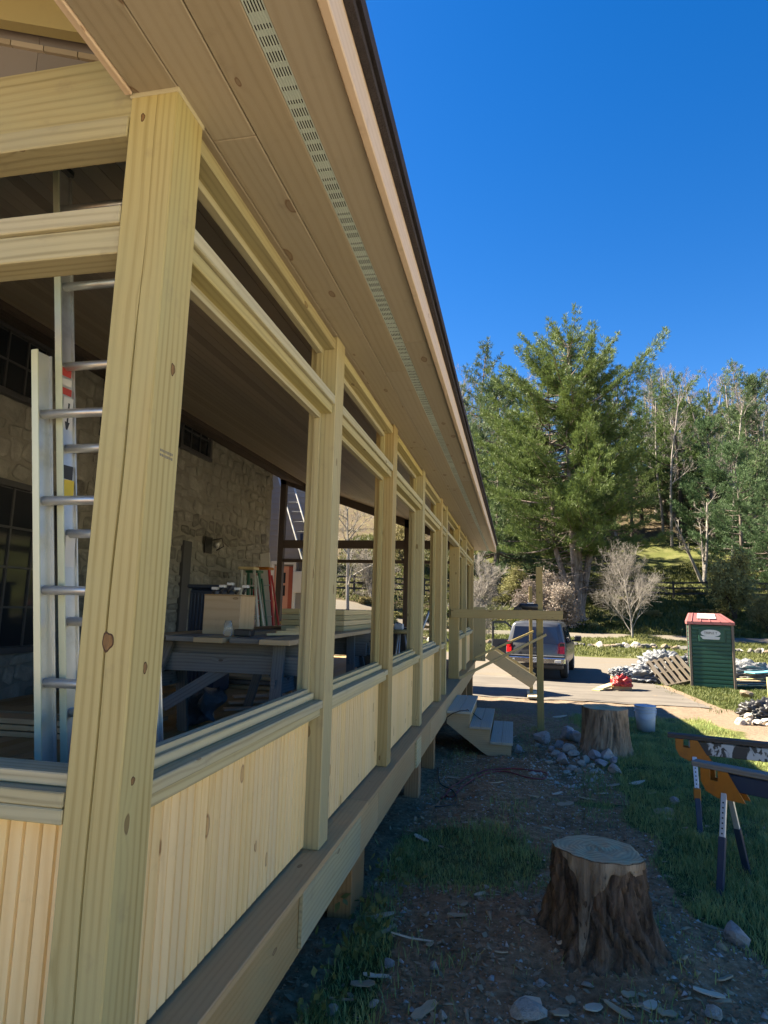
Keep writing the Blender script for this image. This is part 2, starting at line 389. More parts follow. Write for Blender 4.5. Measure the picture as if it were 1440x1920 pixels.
gr = m.ramp(n2, (.3, (.04, .05, .016)), (.5, (.08, .09, .027)), (.75, (.15, .145, .055)))
gr = m.mix(m.math('MULTIPLY', m.step(n4, .45, .65), .6), gr, (.15, .145, .06))
lit = m.ramp(n2, (.3, (.035, .027, .018)), (.55, (.085, .063, .042)), (.75, (.17, .13, .09)))
lit = m.mix(m.math('MULTIPLY', m.step(n1, .45, .65), .5), lit, (.14, .13, .05))
k = m.math('ADD', sp.outputs[0], m.math('MULTIPLY_ADD', n1, .9, -.45))
c = m.mix(m.step(k, .4, .62), dirt, gr)
k2 = m.math('ADD', sp.outputs[2], m.math('MULTIPLY_ADD', n1, .8, -.4))
c = m.mix(m.step(k2, .4, .62), c, lit)
c = m.mix(m.math('SUBTRACT', 1, a.outputs['Alpha']), c, m.ramp(n2, (.3, (.40, .34, .26)), (.7, (.58, .50, .40))))  # pale gravel tone of the added bounce ground
m.bump(m.math('ADD', n2, m.math('MULTIPLY', n3, .4)), .8, .03); MT['ground'] = m.fin(c, .95, spec=.12)
m = N('pale_gravel'); g = m.n('ShaderNodeTexCoord').outputs['Object']; n1 = m.noise(g, .8, 6, .6); n2 = m.noise(g, 45, 4, .7)
mp = m.n('ShaderNodeMapping'); m.l(g, mp.inputs[0]); mp.inputs['Scale'].default_value = (.12, 1, 1); n5 = m.noise(mp.outputs[0], 1.6, 5, .6)
c = m.ramp(n2, (.3, (.12, .105, .088)), (.7, (.17, .153, .132))); c = m.mix(m.math('MULTIPLY', m.step(n5, .46, .66), .5), c, (.15, .12, .085)); m.bump(n2, .4, .02); MT['gravel'] = m.fin(c, .95, spec=.1)
m = N('worn_concrete'); g = m.n('ShaderNodeTexCoord').outputs['Object']; n1 = m.noise(g, .9, 7, .65); n2 = m.noise(g, 30, 4, .7)
mp = m.n('ShaderNodeMapping'); m.l(g, mp.inputs[0]); mp.inputs['Scale'].default_value = (.2, 2, 1); n5 = m.noise(mp.outputs[0], 1.4, 6, .65)
c = m.ramp(n1, (.3, (.11, .098, .085)), (.7, (.16, .142, .122))); c = m.mix(m.math('MULTIPLY', m.step(n5, .45, .62), .6), c, (.085, .075, .066)); c = m.mix(m.math('MULTIPLY', n2, .3), c, (.1, .09, .08)); m.bump(n2, .3, .01); MT['concrete'] = m.fin(c, .9, spec=.2)
# fieldstone wall
m = N('fieldstone_masonry'); g = m.n('ShaderNodeTexCoord').outputs['Object']; n1 = m.noise(g, 3, 6, .65); n2 = m.noise(g, 14, 5, .7)
c = m.ramp(n1, (.3, (.165, .165, .15)), (.55, (.25, .25, .22)), (.75, (.36, .355, .31))); c = m.mix(m.math('MULTIPLY', n2, .5), c, (.155, .155, .138))
oi = m.n('ShaderNodeObjectInfo').outputs['Random']; h = m.n('ShaderNodeHueSaturation'); m.l(c, h.inputs['Color']); m.val(h.inputs['Value'], m.math('MULTIPLY_ADD', oi, .5, .8)); m.bump(n2, .8, .03); MT['masonry'] = m.fin(h.outputs[0], .92, spec=.15)
MT['mortar'] = plain('mortar', (.25, .245, .215), .95, 0, 10, .2, .5, .1)
MT['siding'] = plain('grey_clapboard', (.30, .29, .29), .7, 0, 4, .12)
MT['doorpink'] = plain('pale_red_door', (.55, .27, .20), .5, 0, 3, .08)
MT['doorred'] = plain('brick_red_trim', (.30, .07, .04), .6)
# ================================================================== GROUND
def axis_pts(segs):
    r = []
    for a, b, s in segs: r += list(np.arange(a, b-1e-6, s))
    r.append(segs[-1][1]); return np.array(r)
gx = axis_pts([(-160, -40, 12), (-40, -8, 1.6), (-8, -2.4, .6), (-2.4, 3.4, .05), (3.4, 9, .2), (9, 40, 1.2), (40, 200, 10)])
gy = axis_pts([(-30, 0, 3), (0, 1.6, .2), (1.6, 9.4, .05), (9.4, 16, .15), (16, 44, .6), (44, 100, 1.2), (100, 420, 12)])
X, Y = np.meshgrid(gx, gy); Z = H(X, Y)
def grassmask(x, y):
    g = sst(.75, 1.15, x + .25*nz(x, y, 2.1, 5, 4))                       # lawn to the right
    path = np.exp(-((x-(.62+.33*(y-4.2)*-.35+.1))/.16)**2)*sst(3.9, 4.6, y)*sst(7.6, 6.6, y)
    g = g*(1-.75*path)
    patch = .8*np.exp(-(((x+.35)/.62)**2+((y-4.75)/.72)**2)**2)              # patch beside the pier
    patch2 = np.exp(-(((x-.75)/.5)**2+((y-7.0)/.9)**2)**2)*.7
    patch3 = .8*np.exp(-(((x+.72)/.16)**2+((y-3.0)/.9)**2)**2)
    g = np.maximum(np.maximum(g, patch), np.maximum(patch2, patch3))
    g = np.where(y < 4.0, np.maximum(patch3, g*sst(1.0, 1.35, x)), g)
    g = np.where((y > 6.5) & (x < 1.9), g*sst(.55, 1.3, x), g)
    g = np.where(y > 11.6, g*sst(13.4, 12.0, y), g)                        # bare sunlit strip
    g = np.where((y > 13) & (x > 4.3), sst(13.6, 15.5, y+.25*x-1.1), g)
    g = np.where((x > 3.1) & (y < 13), g*sst(3.9, 3.2, x+.2*nz(x, y, 1.3, 5, 2)), g)
    g = np.where(y > 20, 1.0, g)
    return g
GR = grassmask(X, Y)
LT = sst(66, 74, Y + 3*nz(X, Y, .2, 4, 7))*.9
LT = np.maximum(LT, sst(-2, -6, X)*sst(33, 38, Y)*.75)
LT = np.where((Y > 46) & (Y < 62), np.maximum(LT, .42*sst(-.1, .5, nz(X, Y, .35, 5, 11))), LT)
SAND = np.maximum(sst(11.4, 12.6, Y)*sst(22, 18, Y), sst(3.0, 3.6, X)*sst(14, 12, Y))
BOUNCE = np.maximum(sst(3.3, 4.3, X+.3*nz(X, Y, .9, 5, 3)), sst(.4, -.6, Y)*sst(-3, -2, X))*sst(11.4, 9.6, Y+.3*nz(X, Y, 1.1, 5, 8))*sst(60, 30, X)  # unseen pale ground beside and behind the camera, added to bounce light
idx = np.arange(X.size).reshape(X.shape)
F4 = np.stack([idx[:-1, :-1], idx[:-1, 1:], idx[1:, 1:], idx[1:, :-1]], -1).reshape(-1, 4)
gm = tri_mesh('ground', np.stack([X, Y, Z], -1).reshape(-1, 3), F4, MT['ground'], None, True)
ca = gm.color_attributes.new('gmask', 'FLOAT_COLOR', 'POINT')
ca.data.foreach_set('color', np.stack([GR, SAND, LT, 1-BOUNCE], -1).astype('f').ravel())
tag(link('ground', gm), kind='structure')
def sheet(name, fx0, fx1, ys, n, mat, dz):
    V = []; F = []
    for y in ys:
        a, b = fx0(y), fx1(y)
        for k in range(n+1):
            x = a+(b-a)*k/n; V.append((x, y, 0))
    V = np.array(V); V[:, 2] = H(V[:, 0], V[:, 1])+dz
    m_ = n+1
    for j in range(len(ys)-1):
        for k in range(n): F.append((j*m_+k, j*m_+k+1, (j+1)*m_+k+1, (j+1)*m_+k))
    return tag(link(name, tri_mesh(name, V, F, mat, None, True)), kind='structure')
def strip(name, x0, x1, y0, y1, mat, dz, nx=160, ny=12, wob=.3):
    V = []; F = []
    for j in range(ny+1):
        for k in range(nx+1):
            x = x0+(x1-x0)*k/nx; t = j/ny
            e0 = y0+wob*float(nz(x, 3., .9, 5, 1)); e1 = y1+wob*float(nz(x, 9., .7, 5, 6)); V.append((x, e0+(e1-e0)*t, 0))
    V = np.array(V); ed = np.abs(np.repeat(np.linspace(-1, 1, ny+1), nx+1)); V[:, 2] = H(V[:, 0], V[:, 1])+dz*(1-ed**8*1.2)
    for j in range(ny):
        for k in range(nx): F.append((j*(nx+1)+k, j*(nx+1)+k+1, (j+1)*(nx+1)+k+1, (j+1)*(nx+1)+k))
    return tag(link(name, tri_mesh(name, V, F, mat, None, True)), kind='structure')
strip('driveway', -40, 60, 20.2, 30.5, MT['gravel'], .05, 200, 24, .35)
strip('road', -60, 90, 42.2, 45.2, MT['gravel'], .07, 200, 8, .25)
pad = sheet('concrete_pad', lambda y: -2.5, lambda y: 4.05+.05*math.sin(y*3), np.arange(14.75, 20.9, .25), 40, MT['concrete'], .012)

# ================================================================== PORCH
ZD, ZS = -1.10, 1.36           # deck top, soffit underside
XO, XI = -.873, -1.013         # outer and inner face of the posts
YN, YF = 1.349, 14.09          # near and far end of the frame
SL = .347                      # roof slope
def zroof(x): return 1.47 + SL*(-.87-x)
porch = thing('porch', 'unfinished porch framed in yellow-green timber with beadboard panels under a long soffit', 'porch', (-1, 7, -1.7))
# corner post with a long drying check and a knot hole
def check_post(name, parent, x0, x1, y0, y1, z0, z1, mat):
    n = 48; prof = []; V = []; F = []; uv = []
    for i in range(n+1):
        t = i/n; z = z0+(z1-z0)*t
        w = .0032*min(1, 8*t+.4)*(1 if t < .72 else max(.12, 1-(t-.72)*6))
        xc = x0+(x1-x0)*(.47+.10*t+.02*math.sin(9*t)+.012*math.sin(31*t)); e = .004
        ring = [(x0+e, y0), (xc-w, y0), (xc, y0+.014), (xc+w, y0), (x1-e, y0), (x1, y0+e), (x1, y1-e), (x1-e, y1), (x0+e, y1), (x0, y1-e), (x0, y0+e)]
        V += [(a, b, z) for a, b in ring]
    k = 11; per = [0]
    r0 = V[:k]
    for i in range(k): per.append(per[-1]+math.dist(r0[i][:2], r0[(i+1) % k][:2]))
    for i in range(n):
        for j in range(k):
            F.append((i*k+j, i*k+(j+1) % k, (i+1)*k+(j+1) % k, (i+1)*k+j))
            za, zb = V[i*k][2], V[(i+1)*k][2]; uv += [(za, per[j]), (za, per[j+1]), (zb, per[j+1]), (zb, per[j])]
    F.append(tuple(reversed(range(k)))); uv += [(5, 0)]*k; F.append(tuple(range(n*k, (n+1)*k))); uv += [(5, 0)]*k
    return mobj(name, parent, V, F, mat, False, uv)
cp = check_post('corner_post', porch, XI, XO, YN, YN+.14, ZD-.6, ZS-.012, MT['treated'])
cp['label'] = 'thick square corner post with a long drying crack and knots'
# a big dead knot low on the near face: raised ellipse with a dark bark ring
MT['knotring'] = plain('knot_bark', (.075, .04, .02), .9); MT['knotcore'] = bark('knot_core', (.34, .21, .10), (.20, .11, .05), 14)
def knot(x, z, rx, rz, parent, face='y'):
    n = 22
    def ring(lst, nm, mat):
        V = []; F = []
        for (s, d) in lst:
            for k in range(n):
                a = 2*math.pi*k/n; q = 1+.10*math.sin(3*a+1)+.06*math.sin(5*a+x*90)
                V.append((x+rx*s*q*math.cos(a), YN-d, z+rz*s*q*math.sin(a)) if face == 'y' else (XO+d, x+rx*s*q*math.cos(a), z+rz*s*q*math.sin(a)))
        for i in range(len(lst)-1):
            for k in range(n): F.append((i*n+k, i*n+(k+1) % n, (i+1)*n+(k+1) % n, (i+1)*n+k))
        if nm == 'knot': F.append(tuple(range((len(lst)-1)*n, len(lst)*n)))
        return mobj(nm, parent, V, F, mat)
    ring([(1.0, .0003), (.9, .0012), (.80, .0006)], 'knot_ring', MT['knotring']); ring([(.83, .0004), (.5, .0016), (.2, .0018)], 'knot', MT['knotcore'])
for (px, py, rx, rz, fc) in [(202, 1203, .0155, .023, 'y'), (268, 220, .006, .013, 'y')]:
    p = onY(px, py, YN); knot(p.x, p.z, rx, rz, cp, fc)
for (px, py, rx, rz) in [(324, 693, .010, .017), (272, 1252, .008, .015), (249, 1464, .008, .010)]:
    p = onX(px, py, XO); knot(p.y, p.z, rx, rz, cp, 'x')
MT['stampink'] = plain('grey_stamp_ink', (.16, .15, .12), .8)
sv = []
for r_ in range(2):
    y_ = 0
    while y_ < .055:
        wd = random.uniform(.002, .007); z_ = onX(305, 845, XO).z-.012*r_; b_ = onX(300, 845, XO).y+y_
        sv.append(boxgeo(XO, XO+.0006, b_, b_+wd, z_-random.uniform(.003, .005), z_+.003)); y_ += wd+.0025
V, F = merge(sv); mobj('stamp', cp, V, F, MT['stampink'])
box('cap_strip', porch, XI-.003, XO+.003, YN-.003, YN+.143, ZS-.012, ZS+.012, MT['sill'])
# ------- posts along the long side
POSTS = [2.93, 4.50, 6.07, 7.70, 8.34, 10.30, 11.86, 13.95]
MULL = []
for i, y in enumerate(POSTS):
    big = y > 10 and y < 11
    o = box('post', porch, XI-(.0 if not big else .02), XO, y, y+(.14 if y not in (8.34,) else .10), ZD, ZS, [MT['treated'], MT['treated2']][i % 2], .004)
    MULL.append((y, y+(.14 if y != 8.34 else .10)))
bays = [(YN+.14, POSTS[0])]+[(MULL[i][1], POSTS[i+1]) for i in range(len(POSTS)-1)]
ZSILL, ZR0, ZR1 = -.42, .955, 1.045
def stop_frame(y0, y1, z0, z1, nm='stop'):
    xa, xb = -.975, -.945; t = .028
    box(nm, porch, xa, xb, y0, y0+t, z0, z1, MT['treated'], .001); box(nm, porch, xa, xb, y1-t, y1, z0, z1, MT['treated'], .001)
    box(nm, porch, xa, xb, y0+t, y1-t, z1-t, z1, MT['sill'], .001); box(nm, porch, xa, xb, y0+t, y1-t, z0, z0+.018, MT['sill'], .001)
# beadboard plank: profile across width (local y), extruded in z
def bead_mesh(wd, ht, mat):
    t = .014; g = .009
    pr = [(0, -.5*wd), (t-.008, -.5*wd), (t, -.5*wd+.003), (t, -.006), (t-g, -.0035), (t-g, -.0005), (t-.001, .002), (t, .004), (t-.001, .007), (t, .5*wd-.003), (t-.008, .5*wd), (0, .5*wd)]
    V = [(x, y, z) for z in (0, ht) for x, y in pr]; k = len(pr); F = []; uv = []
    for j in range(k):
        a, b = j, (j+1) % k; F.append((a, b, k+b, k+a)); uv += [(0, pr[a][1]), (0, pr[b][1]), (ht, pr[b][1]), (ht, pr[a][1])]
    F.append(tuple(reversed(range(k)))); F.append(tuple(range(k, 2*k))); uv += [(0, 0)]*(2*k)
    return pydata('plank', V, F, mat, False, uv)
def bead_panel(p0, p1, z0, z1, nrm):
    """vertical tongue-and-groove planks from p0 to p1 (plan), facing nrm"""
    p0 = Vector((*p0, 0)); p1 = Vector((*p1, 0)); L = (p1-p0).length; n = max(1, round(L/.0885)); wd = L/n
    root = link('beadboard_panel', box_mesh(L, .008, z1-z0, MT['shade_fill'], 0), porch, Matrix.Translation((p0+p1)/2+Vector((0, 0, (z0+z1)/2))-Vector(nrm)*.006) @ rotm(p1-p0))  # black backing sheet paints the shade between planks
    me = bead_mesh(wd-.0045, z1-z0-.004, MT['bead'])
    R = rotm(nrm)
    for i in range(n):
        c = p0+(p1-p0)*((i+.5)/n)
        link('plank', me, root, Matrix.Translation((c.x, c.y, z0+.002)) @ R)
XP = -.958
for i, (a, b) in enumerate(bays):
    if i == 5: continue                                  # open doorway above the steps
    if i == 4: pass
    # sill: sloping nose over the panel plus a flat inner board
    s = box('sill', porch, -.985, XO-.006, a, b, ZSILL-.055, ZSILL-.02, MT['sill'], .003)
    box('sill_apron', porch, XP+.018, XO-.018, a, b, ZSILL-.092, ZSILL-.057, MT['sill'], .003)
    box('sill_cap', porch, -1.0, -.925, a, b, ZSILL-.018, ZSILL+.012, MT['sill'], .003)
    bead_panel((XP, b), (XP, a), ZD+.012, ZSILL-.093, (1, 0, 0))
    box('base_trim', porch, XP-.03, XP-.012, a, b, ZD+.002, ZD+.09, MT['treated2'])
    r = box('rail', porch, -.965, XO-.004, a, b, ZR0+.045, ZR1, MT['sill'], .003)
    box('rail', porch, -.95, XO-.016, a, b, ZR0-.002, ZR0+.041, MT['treated'], .003)
    stop_frame(a, b, ZSILL+.012, ZR0-.002); stop_frame(a, b, ZR1, ZS-.07)
    box('head_strip', porch, -.965, XO-.012, a, b, ZS-.07, ZS-.022, MT['treated'], .003)
a, b = bays[5]
box('head_strip', porch, -.965, XO-.012, a, b, ZS-.07, ZS-.022, MT['treated'], .003)
box('rail', porch, -.965, XO-.004, a, b, ZR0+.045, ZR1, MT['sill'], .003)
stop_frame(a, b, ZR1, ZS-.07)
box('top_plate', porch, XI+.012, XO-.03, YN+.141, YF, ZS-.02, ZS+.10, MT['treated2'])
# small scalloped shingle scraps showing above the head strip near the second post
# ------- deck edge, rim, skirt blocks, piers
def deck_run(y0, y1, off): 
    box('deck_edge_board', porch, -1.02, -.822+off, y0, y1, ZD-.028, ZD, MT['deck'], .003)
for y0, y1 in ((-.2, 3.72), (3.723, 7.3), (7.303, 11.0), (11.003, 14.25)): deck_run(y0, y1, 0)
for y0, y1, t in ((-.2, 2.60, 0), (4.1, 6.6, 0), (6.603, 10.2, .004), (10.203, 14.22, 0)):
    box('rim_board', porch, -.88, -.842+t, y0, y1, ZD-.265, ZD-.03, MT['rim'], .003)
rb = box('rim_board', porch, -.88, -.842, 2.603, 4.097, ZD-.265, ZD-.03, MT['rim'], .003)
for (y0, y1, z0) in ((2.58, 3.55, -.235), (5.6, 5.86, -.26)):
    box('skirt_block', porch, -.841, -.824, y0, y1, ZD+z0, ZD-.031, MT['sill'], .002)
MT['pier'] = wood('brown_pier_lumber', (.36, .215, .115), (.22, .125, .062), knots=.2, rough=.7)
PIER = [(3.78, .3), (6.22, .14), (7.35, .14), (10.4, .14), (12.3, .14), (14.05, .14), (1.6, .14)]
for y, wd in PIER:
    z = Hf(-.95, y)
    box('pier', porch, -1.02, -.885, y-wd/2, y+wd/2, z-.25, ZD-.2, MT['pier'], .004)
for k in range(4):
    for y in (3.5, 7.4, 11, 14.0):
        if k == 0: continue
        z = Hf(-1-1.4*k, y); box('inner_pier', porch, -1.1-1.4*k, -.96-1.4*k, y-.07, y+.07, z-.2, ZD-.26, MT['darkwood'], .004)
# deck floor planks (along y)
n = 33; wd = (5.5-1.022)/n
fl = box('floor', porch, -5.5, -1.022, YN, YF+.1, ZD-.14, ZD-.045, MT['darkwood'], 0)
for i in range(n): box('floor_board', fl, -5.5+i*wd+.002, -5.5+(i+1)*wd-.002, YN, YF+.1, ZD-.044, ZD-.008, MT['deck'], .002)
# ------- soffit, vent, fascia, roof
YE0, YE1 = .45, 14.88
def runs(y0, y1, st, ph):
    c = [y0]; y = y0+ph
    while y < y1-.3: c.append(y); y += st
    c.append(y1); return [(c[i]+.001, c[i+1]-.001) for i in range(len(c)-1)]
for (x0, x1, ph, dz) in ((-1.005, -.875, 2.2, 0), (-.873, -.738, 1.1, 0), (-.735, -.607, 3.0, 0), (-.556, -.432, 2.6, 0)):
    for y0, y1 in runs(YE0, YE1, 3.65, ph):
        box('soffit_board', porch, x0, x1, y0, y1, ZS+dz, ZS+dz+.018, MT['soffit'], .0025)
box('soffit_edge_trim', porch, -1.028, -1.006, YE0, YN-.004, ZS-.006, ZS+.03, MT['fascia'], .003)
vt = box('soffit_vent', porch, -.605, -.558, YE0, YE1, ZS+.02, ZS+.03, MT['shade_fill'], 0)  # black strip paints the shade behind the vent bars
for k in range(7):
    x = -.6045+k*.0076; box('vent_bar', vt, x, x+.0033, YE0, YE1, ZS+.001, ZS+.0035, MT['vent'], 0)
cb = []
y = YE0
while y < YE1-.1:
    cb.append(boxgeo(-.604, -.559, y, y+random.choice((.014, .016, .014, .03)), ZS+.0036, ZS+.006)); y += .046
V, F = merge(cb); tag(mobj('vent_cross_bars', vt, V, F, MT['vent']), kind='stuff')
for y0, y1 in runs(YE0, YE1, 4.8, 3.4):
    box('fascia_board', porch, -.430, -.404, y0, y1, ZS-.012, ZS+.15, MT['fascia'], .003)
box('drip_edge', porch, -.403, -.378, YE0, YE1+.02, ZS+.105, ZS+.128, MT['shingle'], .002)
# roof slab
def slab(name, parent, xa, xb, y0, y1, t0, t1, mat):
    V = [(x, y, zroof(x)+t) for x in (xa, xb) for y in (y0, y1) for t in (t0, t1)]
    return mobj(name, parent, V, [(0, 1, 3, 2), (4, 6, 7, 5), (0, 4, 5, 1), (2, 3, 7, 6), (0, 2, 6, 4), (1, 5, 7, 3)], mat)
slab('roof', porch, -6.2, -.365, YE0, YE1+.03, .19, .24, MT['shingle'])
slab('rake_board', porch, -6.2, -.405, YE1-.03, YE1, -.0, .18, MT['fascia'])
# ceiling boards between the rafters (sloping, run along y)
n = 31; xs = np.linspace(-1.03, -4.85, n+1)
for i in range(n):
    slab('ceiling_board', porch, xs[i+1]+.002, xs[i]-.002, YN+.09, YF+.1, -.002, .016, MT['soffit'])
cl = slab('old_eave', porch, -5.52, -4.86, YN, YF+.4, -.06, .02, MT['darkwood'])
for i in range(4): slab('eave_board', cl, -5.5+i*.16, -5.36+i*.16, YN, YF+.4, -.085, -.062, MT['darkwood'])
# gable (near end) wall at y = YN, left of the corner post
XL = -5.5
box('sill', porch, XL, XI-.001, YN-.004, YN+.12, ZSILL-.055, ZSILL-.02, MT['sill'], .003)
box('sill_apron', porch, XL, XI-.001, YN-.002, YN+.05, ZSILL-.092, ZSILL-.057, MT['sill'], .003)
box('sill_cap', porch, XL, XI-.001, YN+.03, YN+.12, ZSILL-.018, ZSILL+.012, MT['sill'], .003)
bead_panel((-2.9, YN+.065), (XI-.002, YN+.065), ZD+.012, ZSILL-.093, (0, -1, 0))
box('sill_stop', porch, XI-.028, XI-.0005, YN+.045, YN+.08, ZSILL+.012, ZR0-.06, MT['sill'], .001)
box('rail', porch, XL, XI-.001, YN+.0, YN+.09, .985, 1.035, MT['sill'], .003)
box('rail', porch, XL, XI-.001, YN+.012, YN+.10, .905, .983, MT['sill'], .003)
box('sill_stop', porch, XI-.03, XI-.0005, YN+.045, YN+.08, 1.036, 1.235, MT['sill'], .001)
box('header_beam', porch, XL, XI-.001, YN+.012, YN+.10, 1.30, 1.50, MT['treated'], .003)
box('header_strip', porch, XL, XI-.001, YN-.004, YN+.09, 1.235, 1.297, MT['sill'], .003)
for x in (-2.95, -4.6): box('post', porch, x-.14, x, YN+.0, YN+.14, ZD, 2.2, MT['treated'], .004)
# closing boards of the gable above the header
for i in range(22):
    xa = -1.03-i*.2; xb = xa-.198
    V = [(x, y, z) for x in (xb, xa) for y in (YN+.102, YN+.118) for z in (1.49, zroof(x)+.17)]
    mobj('gable_board', porch, V, [(0, 1, 3, 2), (4, 6, 7, 5), (0, 4, 5, 1), (2, 3, 7, 6), (0, 2, 6, 4), (1, 5, 7, 3)], MT['grey'])
# gable rafters and rake soffit boards over the near end
for (yy, dz) in ((YN+.05, .05), (.55, .05)):
    V = [(x, y, zroof(x)+t) for x in (-5.6, -1.03) for y in (yy-.019, yy+.019) for t in (dz-.02, dz+.12)]
    mobj('rafter', porch, V, [(0, 1, 3, 2), (4, 6, 7, 5), (0, 4, 5, 1), (2, 3, 7, 6), (0, 2, 6, 4), (1, 5, 7, 3)], MT['treated'])
for i in range(20):
    xa = -1.04-i*.2; slab('rake_soffit_board', porch, xa-.196, xa, YE0, YN+.085, .172, .186, MT['treated2'])
# far end wall (y = YF): posts, rails, header
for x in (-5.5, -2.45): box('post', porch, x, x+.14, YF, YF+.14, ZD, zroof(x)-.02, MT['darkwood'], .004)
box('rail', porch, -5.36, XO-.02, YF+.02, YF+.09, 1.32, 1.51, MT['darkwood'], .003)
box('rail', porch, -5.36, XO-.02, YF+.02, YF+.09, .985, 1.06, MT['darkwood'], .003)
box('sill', porch, -5.36, XO-.02, YF+.02, YF+.12, -.45, -.39, MT['treated2'], .003)
V = [(x, y, zroof(x)+t) for x in (-5.5, -.9) for y in (YF+.0, YF+.06) for t in (-.19, -.0)]
mobj('rake_header', porch, V, [(0, 1, 3, 2), (4, 6, 7, 5), (0, 4, 5, 1), (2, 3, 7, 6), (0, 2, 6, 4), (1, 5, 7, 3)], MT['darkwood'])
box('end_board', porch, -.93, -.62, YF+.16, YF+.18, ZD-.02, .05, MT['treated'], .003)

# ================================================================== STONE HOUSE
house = thing('stone_house', 'fieldstone house wall with dark multi-pane windows behind the porch', 'house', (-9, 8, -1.9))
XW = -5.5
WIN = [(5.55, 6.75, -.62, 1.28), (2.4, 3.6, -.62, 1.28), (9.35, 10.45, 2.55, 3.3), (7.35, 8.35, 2.2, 3.0), (5.3, 6.3, 2.2, 3.0), (9.75, 9.98, -1.1, 1.03)]
body = box('wall', house, -13, XW-.022, .2, 13.62, -2.2, 3.6, MT['mortar'], 0)
# fieldstones, irregular courses
rs = random.Random(3); zz = -1.15; row = 0
stone_shapes = []
for s in range(14):
    bm = bmesh.new(); bmesh.ops.create_cube(bm, size=1)
    for v in bm.verts: v.co += Vector((rs.uniform(-.06, .06), rs.uniform(-.16, .16), rs.uniform(-.18, .18)))
    bmesh.ops.bevel(bm, geom=bm.edges[:], offset=.13, segments=1, affect='EDGES'); bm.normal_update()
    me = bpy.data.meshes.new('stone'); bm.to_mesh(me); bm.free(); me.materials.append(MT['masonry']); stone_shapes.append(me)
cnt = 0; rest = []
while zz < 3.25:
    hh = rs.uniform(.12, .26); yy = 3.0+rs.uniform(0, .3)
    while yy < 13.55:
        ww = rs.uniform(.13, .42); y1 = min(yy+ww, 13.6)
        if not any(a < (yy+y1)/2 < b and c < zz+hh/2 < d for a, b, c, d in WIN) and y1-yy > .08:
            mw = Matrix.Translation((XW-.045, (yy+y1)/2, zz+hh/2+rs.uniform(-.03, .03))) @ Matrix.Rotation(rs.uniform(-.3, .3), 4, 'X') @ Matrix.Diagonal((.075+rs.uniform(0, .035), (y1-yy)*rs.uniform(.8, 1.0), hh*rs.uniform(.75, 1.0), 1))
            if cnt < 300 and (zz < 2.9) and yy > 6.3: link('stone', rs.choice(stone_shapes), body, mw); cnt += 1
            else: rest.append((rs.choice(stone_shapes), mw))
        yy = y1+.015
    zz += hh+.015
bmr = bmesh.new()
for me, mw in rest:
    t = me.copy(); t.transform(mw); bmr.from_mesh(t); bpy.data.meshes.remove(t)
me = bpy.data.meshes.new('stones'); bmr.to_mesh(me); bmr.free(); me.materials.append(MT['masonry']); tag(link('stones', me, body), kind='stuff')
MT['winframe'] = plain('dark_grey_window_paint', (.055, .058, .065), .5)
XS_ = XW; XW = XS_+.03
for i, (y0, y1, z0, z1) in enumerate(WIN[:5]):
    wn = box('window', house, XW-.07, XW-.03, y0, y1, z0, z1, MT['winframe'], .003)
    nr, nc = (4, 3) if z1-z0 > 1.2 else (2, 3)
    fy = .07; py = (y1-y0-2*fy)/nc; pz = (z1-z0-2*fy)/nr
    for r in range(nr):
        for c in range(nc): box('pane', wn, XW-.028, XW-.024, y0+fy+c*py+.012, y0+fy+(c+1)*py-.012, z0+fy+r*pz+.012, z0+fy+(r+1)*pz-.012, MT['winglass'], 0)
    for zc in (z0, z1-fy): box('frame', wn, XW-.029, XW+.03, y0-.02, y1+.02, zc, zc+fy, MT['winframe'], .003)
    for yc in (y0, y1-fy): box('frame', wn, XW-.029, XW+.025, yc, yc+fy, z0, z1, MT['winframe'], .003)
    for r in range(1, nr): box('muntin', wn, XW-.027, XW-.005, y0+fy, y1-fy, z0+fy+r*pz-.012, z0+fy+r*pz+.012, MT['winframe'], 0)
    for c in range(1, nc): box('muntin', wn, XW-.026, XW-.006, y0+fy+c*py-.012, y0+fy+c*py+.012, z0+fy, z1-fy, MT['winframe'], 0)
XW = XS_
dp = box('door', house, XW-.05, XW+.04, 9.72, 9.98, -1.1, 1.03, MT['winframe'], .003)
V = [(-13.5, -1, 3.6), (-13.5, 14.2, 3.6), (-5.6, -1, 3.62), (-5.6, 14.2, 3.62), (-9.3, -1, 5.9), (-9.3, 14.2, 5.9)]
mobj('roof', house, V, [(0, 1, 5, 4), (2, 4, 5, 3), (0, 4, 2), (1, 3, 5), (0, 2, 3, 1)], MT['shingle'])
# wall lamp junction box
lamp = thing('wall_lamp', 'small black lamp box on the stone wall above the workbench', 'wall lamp', onX(392, 1020, XW+.03))
p = onX(392, 1020, XW+.06)
box('back_plate', lamp, XW+.035, XW+.06, p.y-.13, p.y+.13, p.z-.17, p.z+.13, MT['black'], .004)
lathe('lamp_head', lamp, (XW+.13, p.y+.05, p.z+.02), [(.03, 0), (.06, .01), (.075, .07), (.07, .1)], MT['alu'], 16, True, (1, .3, -.4))
tube('cable', lamp, [(XW+.07, p.y+.1, p.z+.08), (XW+.2, p.y+.22, p.z+.13), (XW+.22, p.y+.26, p.z-.02), (XW+.12, p.y+.18, p.z-.1)], .012, MT['black'], 6)
